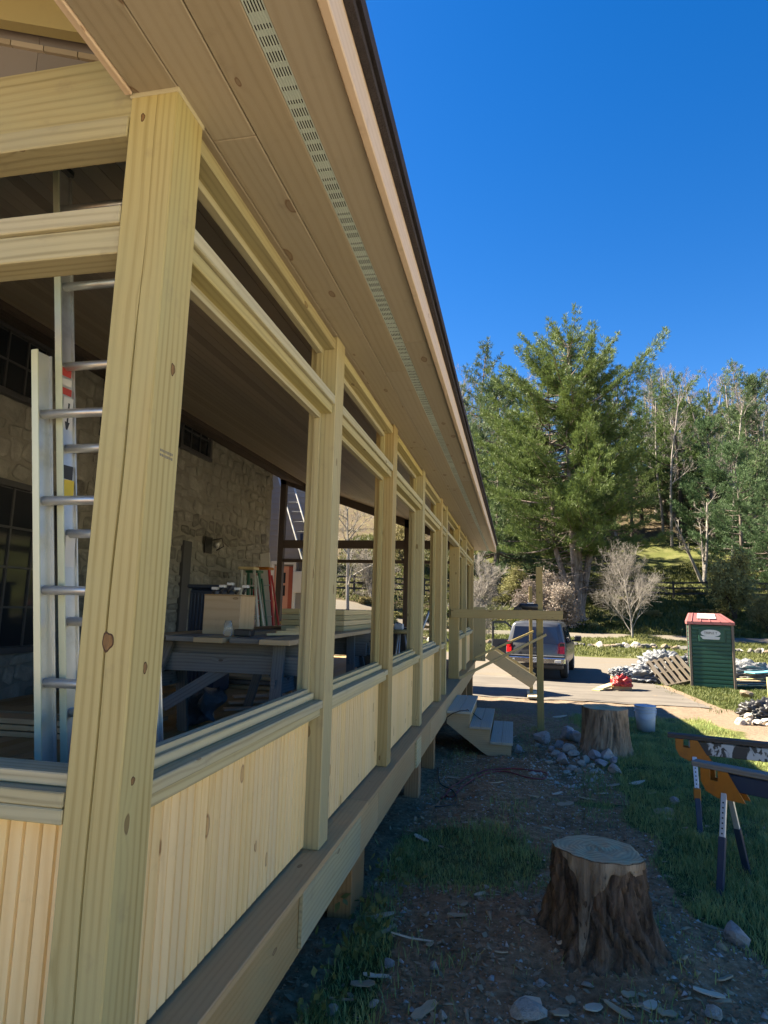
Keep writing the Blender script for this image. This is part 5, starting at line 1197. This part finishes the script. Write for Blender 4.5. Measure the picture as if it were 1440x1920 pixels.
def pine_mesh(seed, Ht, R, cb, mat, trunk_mat, dens=1.0, droop=.0, dead=0, stems=1, wd=.06, irregular=.35, trunk_r=None, bias=0, name='pine', pw=.62):
    r = np.random.default_rng(seed); W = Wood(); C = []; D = []; T = []
    tr = trunk_r or Ht*.016
    leads = [(0., 0., Ht, 1.)] if stems == 1 else [(0, 0, Ht*.96, 1.), (-1.9, .6, Ht*.86, .6), (-1.0, -1.2, Ht*.95, .7), (1.5, .4, Ht*.93, .7)][:stems]
    for li, (lx, ly, lh, lk) in enumerate(leads):
        bend = r.normal(0, .25, (9, 2)); bend[0] = 0
        fx = lambda z, lx=lx, lh=lh: lx*min(1, z/(lh*.3))+.35*math.sin(z*.25+seed+li)*z/Ht
        fy_ = lambda z, ly=ly, lh=lh: ly*min(1, z/(lh*.3))+.35*math.cos(z*.21+seed*2+li)*z/Ht
        zs = np.linspace(-.4, lh, 16)
        W.seg([(fx(max(z, 0)), fy_(max(z, 0)), z) for z in zs], [tr*lk*(1-.93*max(0, z)/lh)+(tr*lk*.5 if z < .5 else 0) for z in zs], 8)
        z = Ht*cb*(1 if li == 0 else .9)
        while z < lh*.985:
            t = (z-Ht*cb)/(lh-Ht*cb); t = max(0, t)
            nb = r.integers(3, 6); ph = r.uniform(0, 6.28)
            prof = (1-t)**pw*(.55+.45*min(1, (t+.05)*5))*lk**.5
            for k in range(nb):
                az = ph+k*2*math.pi/nb+r.normal(0, .25); L = R*prof*(1+r.normal(0, irregular))*1.0
                L *= 1+bias*math.cos(az-math.pi)
                if L < .35: L = .35
                el = -.05-droop+.75*t+r.normal(0, .10)
                dx, dy, dz = math.cos(az)*math.cos(el), math.sin(az)*math.cos(el), math.sin(el)
                b0 = np.array([fx(z), fy_(z), z]); m_ = max(4, int(L/.32)); prev = b0; pts = [b0]
                for q in range(1, m_+1):
                    f = q/m_; p = b0+np.array([dx, dy, dz])*L*f+np.array([0, 0, .16*L*f*f-.10*L*math.sin(f*3.1)]); pts.append(p)
                W.seg([tuple(p) for p in pts[::2]+([pts[-1]] if len(pts) % 2 == 0 else [])], list(np.linspace(.02+.012*L, .008, len(pts[::2])+(1 if len(pts) % 2 == 0 else 0))), 3)
                sd = np.array([-dy, dx, 0]); 
                for q in range(1, m_+1):
                    f = q/m_
                    if f < .38: continue
                    wspan = .34*L*(1-f*.75)*min(1, (f-.2)*3)
                    nn = max(1, int((2+wspan*3.6)*dens))
                    off = r.uniform(-1, 1, nn)
                    for o_ in off:
                        p = pts[q]+sd*o_*wspan+np.array([dx, dy, 0])*(abs(o_)*wspan*.5+r.normal(0, .08))+np.array([0, 0, r.normal(.03, .10)])
                        C.append(p); D.append(np.array([dx*.5+sd[0]*o_*.5, dy*.5+sd[1]*o_*.5, .75])); T.append(.35+.35*f+.2*t+r.normal(0, .12))
            z += r.uniform(.42, .78)*(.7+Ht/30)
        # leader
        for q in range(int(10*dens)): C.append(np.array([fx(lh), fy_(lh), lh-.1*q])); D.append(np.array([0, 0, 1.])); T.append(.6)
    for q in range(dead):
        z = r.uniform(Ht*.06, Ht*(cb+.12)); az = r.uniform(0, 6.28); L = r.uniform(1.2, R*.7); li = r.integers(0, len(leads)); lx, ly, lh, lk = leads[li]
        b0 = np.array([lx*min(1, z/(lh*.3)), ly*min(1, z/(lh*.3)), z]); dv = np.array([math.cos(az), math.sin(az), r.uniform(-.25, .3)])
        pts = [tuple(b0+dv*L*f+np.array([0, 0, .12*L*f*f])) for f in np.linspace(0, 1, 5)]; W.seg(pts, [.05, .04, .03, .02, .01], 3)
        for _ in range(4):
            f = r.uniform(.4, .95); p = b0+dv*L*f; e = p+np.array([math.cos(az+r.normal(0, .9)), math.sin(az+r.normal(0, .9)), r.uniform(-.3, .4)])*r.uniform(.4, .9); W.seg([tuple(p), tuple((p+e)/2+r.normal(0, .06, 3)), tuple(e)], [.018, .013, .006], 3)
    V, F, c4 = tufts(np.array(C), np.array(D), np.array(T), r, 12, (.26, .46), wd*.6, .5)
    crown = tri_mesh(name+'_crown', V, F, mat, c4)
    trunk = pydata(name+'_trunk', W.V, W.F, trunk_mat, True)
    return trunk, crown
def bare_mesh(seed, Ht, spread, mat, first=.2, levels=4, r0=None, fork=False, twig=1.0, up=.35, name='bare', kids=(5, 9), decay=.62):
    r = np.random.default_rng(seed); W = Wood(); T = Wood(); r0 = r0 or Ht*.014
    tips = []
    def grow(p, d, L, rad, lev):
        m_ = 5 if lev < 2 else 3; pts = [p]; q = p.copy(); dd = d.copy()
        for i in range(m_):
            dd = dd+r.normal(0, (.035 if lev == 0 else .10+.04*lev), 3)+np.array([0, 0, up*.16]); dd /= np.linalg.norm(dd); q = q+dd*L/m_; pts.append(q.copy())
        (W if lev < 2 else T).seg([tuple(a) for a in pts], list(np.linspace(rad, max(rad*.35, .006), m_+1)), 6 if lev == 0 else (4 if lev == 1 else 3))
        if lev >= levels-1: tips.append((pts[-1], dd)); return
        nk = int(r.integers(*kids)*(twig if lev > 1 else 1))
        if lev == 0: nk = int(nk*2.2)
        for k in range(max(2, nk)):
            f = r.uniform(first if lev == 0 else .2, 1.0); i = min(m_-1, int(f*m_)); b = pts[i]+(pts[i+1]-pts[i])*(f*m_-i)
            ax = r.normal(size=3); ax -= ax.dot(dd)*dd; ax /= np.linalg.norm(ax); an = r.uniform(.5, 1.0) if lev else r.uniform(.55, 1.05)
            nd = dd*math.cos(an)+ax*math.sin(an); nd[2] += up*.5; nd /= np.linalg.norm(nd)
            kl = L*decay*(1-.45*f if lev == 0 else 1-.3*f)*r.uniform(.7, 1.15)*(spread if lev == 0 else 1)
            grow(b, nd, kl, max(.008, rad*.45*(1-.5*f)), lev+1)
    if fork:
        for k, (a, l_) in enumerate(((.15, 1.0), (-.5, .75), (.05, .7))): 
            d = np.array([math.sin(a), .2*math.cos(k*3), math.cos(a)]); grow(np.array([.05*k, 0, -.3]), d/np.linalg.norm(d), Ht*l_*.75, r0*(1-.15*k), 0)
    else: grow(np.array([0, 0, -.3]), np.array([0, 0, 1.]), Ht*.92, r0, 0)
    trunk = pydata(name+'_trunk', W.V, W.F, mat, True); crown = pydata(name+'_twigs', T.V, T.F, mat, True)
    return trunk, crown, tips
def leaf_cloud(name, tips, r, mat, per=5, ln=(.08, .16), wd=.035, jit=.25, mult=1):
    C = np.array([t[0] for t in tips]*mult)+r.normal(0, jit, (len(tips)*mult, 3)); D = np.array([t[1] for t in tips]*mult)
    V, F, c4 = tufts(C, D, r.uniform(.1, .9, len(C)), r, per, ln, wd, .9); return tri_mesh(name, V, F, mat, c4)
def place(name, label, cat, meshes, x, y, s=1, rz=0, group=None, parts=('trunk', 'crown'), sz=None, sink=.1):
    root = thing(name, label, cat, (0, 0, 0), group)
    for pn, me in zip(parts, meshes):
        if me is not None: link(pn, me, root)
    root.matrix_basis = Matrix.Translation((x, y, Hf(x, y)-sink)) @ Matrix.Rotation(rz, 4, 'Z') @ Matrix.Diagonal((s, s, sz or s, 1))
    return root
def zmax(mm): return max(max(v.co.z for v in m_.vertices) for m_ in mm[:2])
def at(px, Y): return onY(px, 1150, Y).x
def hgt(px, top, Y): x = at(px, Y); return onY(px, top, Y).z-Hf(x, Y)
# hero pine
hp = pine_mesh(11, 25, 7.0, .27, MT['needle'], MT['pinebark'], 1.75, .05, 110, 4, .034, .34, .5, .10, 'white_pine', .36)
Yh = 49.3; s = hgt(1095, 585, Yh)/zmax(hp); place('pine_tree', 'tallest broad pine with several bare lower trunks standing across the gravel road', 'pine tree', hp, at(1085, Yh), Yh, s, .3)
pA = pine_mesh(21, 20, 5.2, .18, MT['needle_b'], MT['pinebark'], 1.2, .0, 14, 1, .036, .3, None, 0, 'pine_a')
pB = pine_mesh(33, 20, 5.0, .30, MT['needle'], MT['darkbark'], 1.15, .05, 25, 1, .038, .35, None, 0, 'pine_b')
pC = pine_mesh(45, 13, 4.4, .05, MT['needle_b'], MT['pinebark'], 1.9, .0, 0, 1, .034, .22, None, 0, 'pine_c')
for (px, top, Y, mm, Hb, rz, lab) in [
    (905, 632, 66, pA, 20, .5, 'dark blue-green pine rising highest behind the porch roof edge'),
    (930, 705, 57, pC, 13, 1.5, 'dense pale green pine filling the gap between the porch roof and the tallest pine'),
    (875, 770, 60, pA, 20, 2.5, 'blue-green pine half hidden by the porch roof edge'),
    (1285, 688, 72, pB, 20, 1.0, 'yellow-green pine with a dark straight trunk upslope of the bare white tree'),
    (1240, 672, 82, pA, 20, 3.0, 'slim pine top showing just behind the pine with the dark trunk'),
    (1405, 668, 84, pA, 20, 4.0, 'tall open-crowned pine among the grey leafless trees on the ridge'),
    (1395, 822, 60, pC, 13, .2, 'broad young blue-green pine above the budding shrub'),
    (1450, 900, 56, pC, 13, 2.0, 'low yellow-green pine next to the broad young pine'),
    (1190, 800, 70, pB, 20, 2.2, 'dark pine in the shade just behind the tallest pine'),
    (1150, 860, 62, pB, 20, 5.0, 'short shaded pine tucked under the tallest pine')]:
    x = at(px, Y); hh = hgt(px, top, Y); place('pine_tree', lab, 'pine tree', mm, x, Y, hh/zmax(mm), rz, 'pines on the slope')
for (px, Y, s_, mm) in ((1345, 68, 1.0, pC), (1425, 66, 1.15, pC), (1310, 76, 1.0, pC), (1440, 74, 1.3, pC), (1255, 78, .9, pC), (985, 62, .5, pC), (940, 66, .6, pC), (1350, 78, .75, pB), (1300, 80, .7, pA), (1210, 78, .75, pB), (1440, 80, .8, pA), (1150, 76, .8, pA), (1080, 74, .8, pB), (1010, 74, .8, pA), (960, 76, .8, pB), (1120, 66, .5, pC), (1050, 64, .45, pC)):
    place('pine_tree', 'young understory pine between the big pines on the slope', 'pine tree', mm, at(px, Y), Y, s_, px, 'understory pines on the slope')
# bare forest on the ridge
bf = [bare_mesh(60+i, 17, .40, MT['brownbark'], .40, 4, .16, False, 1.5, .5, 'forest', (5, 8), .55)[:2] for i in range(3)]
k = 0
for Y, n, x0, x1 in ((76, 14, 4, 48), (84, 20, -4, 52), (92, 24, -10, 56), (100, 26, -14, 62), (110, 28, -20, 66), (70, 6, -18, 4), (66, 8, 14, 44), (122, 28, -24, 74)):
    for i in range(n):
        x = x0+(x1-x0)*(i+.5)/n+random.uniform(-1.2, 1.2); y = Y+random.uniform(-4, 4)
        place('bare_tree', 'tall grey leafless tree in the wood covering the ridge', 'bare tree', bf[k % 3], x, y, random.uniform(.8, 1.15), random.uniform(0, 6), 'leafless trees on the ridge'); k += 1
for Y, n, x0, x1 in ((92, 7, -24, 70), (104, 8, -30, 80), (120, 9, -40, 90)):
    for i in range(n):
        x = x0+(x1-x0)*(i+.5)/n+random.uniform(-2, 2); mm, Hb = ((pA, 20), (pB, 20))[i % 2]
        place('pine_tree', 'distant pine among the leafless trees on the ridge', 'pine tree', mm, x, Y+random.uniform(-4, 4), random.uniform(.6, .85), random.uniform(0, 6), 'distant pines on the ridge')
# left hillside behind the porch
for (x, y, s_) in ((-12, 62, 1), (-20, 60, .9), (-8, 70, 1.1), (-27, 66, 1), (-33, 60, .9), (-16, 74, 1.1), (-24, 80, 1.1), (-4, 78, 1), (-38, 72, 1)):
    place('bare_tree', 'grey leafless tree on the leaf-covered slope seen through the porch openings', 'bare tree', bf[k % 3], x, y, s_*.8, random.uniform(0, 6), 'leafless trees seen through the porch'); k += 1
# sapling in front of the road
ml = bare_mesh(81, 6.6, 1.15, MT['greybark'], .10, 4, .10, False, 1.7, .30, 'sapling', (8, 11), .62)
Ym = 40.6; place('bare_tree', 'pale leafless young tree on a stony mound in front of the gravel road', 'bare tree', ml[:2], at(1185, Ym), Ym, hgt(1195, 1000, Ym)/zmax(ml), 2)
wf = bare_mesh(93, 9, .55, MT['greybark'], .35, 4, .16, True, 1.1, .35, 'forked', (4, 6), .5)
Yw = 58; place('bare_tree', 'white-barked forked tree on the sunlit grass above the board fence', 'bare tree', wf[:2], at(1322, Yw), Yw, hgt(1350, 905, Yw)/zmax(wf), .1)
sy = bare_mesh(97, 9, .6, MT['greybark'], .30, 4, .17, False, 1.3, .35, 'sycamore', (5, 8), .6)
Yv = 42; place('bare_tree', 'white-barked leafless tree seen through the second porch opening', 'bare tree', sy[:2], at(652, Yv), Yv, .95, 1.0)
fb = bare_mesh(99, 6, 1.0, MT['greybark'], .04, 4, .08, True, 1.6, .25, 'shrub', (7, 10), .62)
Ys_ = 38; place('bare_shrub', 'pale leafless shrub fanning out beside the far porch corner', 'shrub', fb[:2], at(893, Ys_), Ys_, .95, .6, None, ('stems', 'twigs'))
place('bare_shrub', 'pale leafless shrub seen through the third porch opening', 'shrub', fb[:2], at(700, 46), 46, .8, 2.6, None, ('stems', 'twigs'))
# blossom shrub by the pine
bs = bare_mesh(103, 4.6, .9, MT['greybark'], .05, 4, .06, True, 1.5, .2, 'blossom', (6, 9), .6)
lc = leaf_cloud('blossom_cloud', bs[2], np.random.default_rng(5), MT['blossom'], 4, (.08, .18), .04, .22, 2)
Yb = 46.8; rt = place('blossom_shrub', 'pale pinkish budding shrub in front of the tallest pine trunks', 'shrub', (bs[0], bs[1], lc), at(1050, Yb), Yb, 1.0, 1.1, None, ('stems', 'twigs', 'buds'))
copy_tree(rt, Matrix.Translation((at(1010, 47), 47, Hf(at(1010, 47), 47))) @ Matrix.Rotation(2.4, 4, 'Z') @ Matrix.Scale(.8, 4), 'smaller pinkish budding shrub behind the parked SUV')
# budding tree behind the toilet
bt = bare_mesh(107, 6.2, .8, MT['darkbark'], .25, 4, .15, True, 1.4, .3, 'budding', (5, 8), .6)
lc2 = leaf_cloud('bud_cloud', bt[2], np.random.default_rng(6), MT['bud'], 4, (.10, .22), .045, .35, 2)
Yt = 50; rt2 = place('budding_tree', 'dark-trunked budding tree on the bank behind the portable toilet', 'tree', (bt[0], bt[1], lc2), at(1378, Yt), Yt, .95, .4, None, ('trunk', 'twigs', 'buds'))
for (px, Y, s_, lab) in ((1445, 47, .6, 'small budding tree at the foot of the bank right of the dark-trunked one'), (1130, 52, .55, 'low budding tree on the bank between the tallest pine and the young bare tree'), (960, 52, .6, 'budding tree on the bank behind the porch corner shrub'), (560, 52, .9, 'budding tree on the leaf-covered slope behind the clapboard wing'), (760, 56, .9, 'budding tree on the slope seen through the far porch openings')):
    copy_tree(rt2, Matrix.Translation((at(px, Y), Y, Hf(at(px, Y), Y)-.1)) @ Matrix.Rotation(px, 4, 'Z') @ Matrix.Scale(s_, 4), lab)
# low bank shrubs
def shrub_mesh(seed, mat, R, n, nm):
    r = np.random.default_rng(seed); d = r.normal(size=(n, 3)); d /= np.linalg.norm(d, axis=1)[:, None]; d[:, 2] = np.abs(d[:, 2])
    lob = 1+.25*np.sin(3*np.arctan2(d[:, 1], d[:, 0])+seed)+.2*np.sin(5*d[:, 2]*3+seed); rad = R*r.uniform(.55, 1, n)**.5*lob
    C = d*rad[:, None]*np.array([1, 1, .7]); V, F, c4 = tufts(C, d, np.clip(.3+.5*d[:, 2]+r.normal(0, .15, n), 0, 1), r, 4, (.10, .22), .06, .8)
    st = Wood()
    for q in range(10): a_ = r.uniform(0, 6.28); st.seg([(0, 0, -.1), (.4*R*math.cos(a_), .4*R*math.sin(a_), .3*R), (.8*R*math.cos(a_), .8*R*math.sin(a_), .55*R)], [.03, .02, .008], 3)
    return pydata(nm+'_stems', st.V, st.F, MT['brownbark'], True), tri_mesh(nm, V, F, mat, c4)
sh = [shrub_mesh(1, MT['ivy'], 1.0, 1500, 'bank_shrub'), shrub_mesh(2, MT['bud'], 1.0, 1300, 'bank_shrub_pale'), shrub_mesh(3, MT['bud'], 1.0, 700, 'bank_shrub_b')]
i = 0
for y in (46.8, 48.6, 50.8, 53.2, 56.5):
    for x in np.arange(-24, 34, 2.1):
        if random.random() < .52: continue
        x_ = x+random.uniform(-.9, .9); y_ = y+random.uniform(-.8, .8)-7*float(sst(-1, -14, x_))
        place('bank_shrub', 'low scrubby bush on the bank beyond the gravel road', 'bush', sh[i % 3], x_, y_, random.uniform(.35, 1.0), random.uniform(0, 6), 'low bushes on the bank', ('stems', 'foliage'), random.uniform(.3, .75)); i += 1
# ---- grass
def grass(name, label, n, xr, yr, maskf, hr, wd, seed, far=False):
    r = np.random.default_rng(seed); x = r.uniform(*xr, n); y = yr[0]+(yr[1]-yr[0])*r.uniform(0, 1, n)**(1.0 if far else 1.35)
    k = maskf(x, y)+.35*nz(x, y, 9, 5, 2)+.45*nz(x, y, 3.1, 5, 6) > .5+.26*r.normal(size=n); x, y = x[k], y[k]; n = len(x); z = H(x, y)
    h = r.uniform(*hr, n)*np.clip(.85+.9*nz(x, y, 4, 4, 7)+.5*nz(x, y, 13, 4, 1), .25, 2.2); a = r.uniform(0, 6.28, n); ln = r.uniform(.2, .9, n)*h
    P = np.stack([x, y, z-.004], -1); s = np.stack([np.cos(a+1.57), np.sin(a+1.57), np.zeros(n)], -1)*wd*r.uniform(.6, 1.4, (n, 1))
    tip = P+np.stack([np.cos(a)*ln, np.sin(a)*ln, h], -1); mid = P+np.stack([np.cos(a)*ln*.35, np.sin(a)*ln*.35, h*.6], -1)
    V = np.stack([P-s, P+s, mid+s*.8, mid-s*.8, tip], 1).reshape(-1, 3); b = np.arange(n)[:, None]*5
    F = np.concatenate([b+np.array([[0, 1, 2]]), b+np.array([[0, 2, 3]]), b+np.array([[3, 2, 4]])])
    t = np.clip(np.repeat(.4+.35*nz(x, y, 2.3, 4, 3)+r.normal(0, .28, n), 5), 0, 1)
    o = link(name, tri_mesh(name, V, F, MT['grass_sun' if far else 'grass'], np.stack([t, t, t, np.ones_like(t)], -1))); return tag(o, label, 'grass', kind='stuff')
grass('grass', 'short green grass of the shaded yard beside the porch', 230000, (-.85, 3.4), (2.2, 12.6), grassmask, (.025, .075), .0022, 1)
grass('grass', 'sunlit grass around the portable toilet', 60000, (3.8, 11), (13.5, 21), lambda x, y: grassmask(x, y)*(x > 4.2), (.04, .10), .006, 2, True)
grass('grass', 'sunlit grass strip between the gravel drive and the road', 60000, (-8, 22), (31, 42), lambda x, y: np.ones_like(x), (.06, .16), .014, 3, True)
grass('grass', 'rough grass on the bank and slope', 80000, (-16, 34), (45.3, 63), lambda x, y: np.ones_like(x)*.75, (.12, .35), .03, 4, True)
# broad weeds near the deck edge
r = np.random.default_rng(9); n = 60; x = r.normal(-.76, .05, n); y = r.uniform(1.9, 4.4, n); C = np.stack([x, y, H(x, y)+r.uniform(.01, .08, n)], -1); D = np.tile([0, 0, 1.], (n, 1))
V, F, c4 = tufts(C, D, r.uniform(0, 1, n), r, 4, (.03, .07), .014, .9); tag(link('weeds', tri_mesh('weeds', V, F, MT['ivy'], c4)), 'leafy weeds along the foot of the deck edge', 'weeds', kind='stuff')
# small gravel, twigs and bark crumbs in the dirt
def crumbs(name, label, n, mat, seed, sz, xr=(-.85, 1.6), yr=(1.9, 9.5), flat=.5, cond=None):
    r = np.random.default_rng(seed); x = r.uniform(*xr, n); y = yr[0]+(yr[1]-yr[0])*r.uniform(0, 1, n)**1.4
    k = grassmask(x, y) < .45
    if cond is not None: k &= cond(x, y)
    x, y = x[k], y[k]; n = len(x); z = H(x, y)
    T = np.array([[1, 0, -.3], [-.5, .87, -.3], [-.5, -.87, -.3], [.1, .05, .8]]); Fb = np.array([[0, 1, 3], [1, 2, 3], [2, 0, 3], [0, 2, 1]])
    s = sz*r.lognormal(0, .5, n); a = r.uniform(0, 6.28, n); el = r.uniform(.4, 1.0, n) if flat > .3 else r.uniform(.08, .3, n); c, sn = np.cos(a), np.sin(a)
    L = T[None]*np.stack([s, s*el, s*flat], -1)[:, None]; L = L*(1+r.normal(0, .2, L.shape))
    Vx = L[..., 0]*c[:, None]-L[..., 1]*sn[:, None]+x[:, None]; Vy = L[..., 0]*sn[:, None]+L[..., 1]*c[:, None]+y[:, None]; Vz = L[..., 2]+z[:, None]+.002
    V = np.stack([Vx, Vy, Vz], -1).reshape(-1, 3); F = (np.arange(n)[:, None, None]*4+Fb[None]).reshape(-1, 3)
    return tag(link(name, tri_mesh(name, V, F, mat)), label, name.replace('_', ' '), kind='stuff')
# fallen leaves and bark flakes lying flat
r = np.random.default_rng(31); n = 5200; x = r.uniform(-1.6, 2.2, n); y = 1.9+8.2*r.uniform(0, 1, n)**1.3; k = r.uniform(0, 1, n) > .75*grassmask(x, y); x, y = x[k], y[k]; n = len(x)
s_ = r.uniform(.008, .028, (n, 1)); a_ = r.uniform(0, 6.28, n); u_ = np.stack([np.cos(a_), np.sin(a_), r.normal(0, .3, n)], -1)*s_; v_ = np.stack([-np.sin(a_), np.cos(a_), r.normal(0, .3, n)], -1)*s_*r.uniform(.3, .8, (n, 1)); c_ = np.stack([x, y, H(x, y)+.007], -1)
V = np.stack([c_-u_, c_+v_*.9-u_*.1, c_+u_, c_-v_*.9+u_*.2], 1).reshape(-1, 3); t_ = np.repeat(r.uniform(0, 1, n), 4)
tag(link('leaf_litter', tri_mesh('leaf_litter', V, np.arange(n*4).reshape(-1, 4), leafmat('dry_leaf', (.20, .125, .08), (.42, .29, .19), .1, .8), np.stack([t_, t_, t_, np.ones_like(t_)], -1))), 'dry leaves and bark flakes strewn over the shaded dirt', 'leaf litter', kind='stuff')
crumbs('pebbles', 'small grey pebbles strewn through the shaded dirt', 5000, MT['stone'], 3, .009)
crumbs('soil_clods', 'dark clods of soil over the bare dirt', 16000, plain('dark_soil_clod', (.24, .135, .075), .95, 0, 20, .3), 4, .008, (-2.2, 1.6), flat=.6)
crumbs('twigs', 'thin twigs and bark slivers in the dirt', 1100, MT['chip'], 5, .03, flat=.12)
crumbs('bark_litter', 'loose bark and broken wood around the bark-covered stump', 450, MT['chip'], 6, .016, (-.2, 1.3), (2.4, 4.6), .4, lambda x, y: ((x-.5)**2+(y-3.3)**2) < .9)
crumbs('rubble_chips', 'small pale stone chips at the edge of the rock pile', 700, MT['stone_tan'], 7, .02, (.1, 1.4), (6.6, 9.2), .6, lambda x, y: ((x-.7)**2+(y-7.8)**2) < .6)
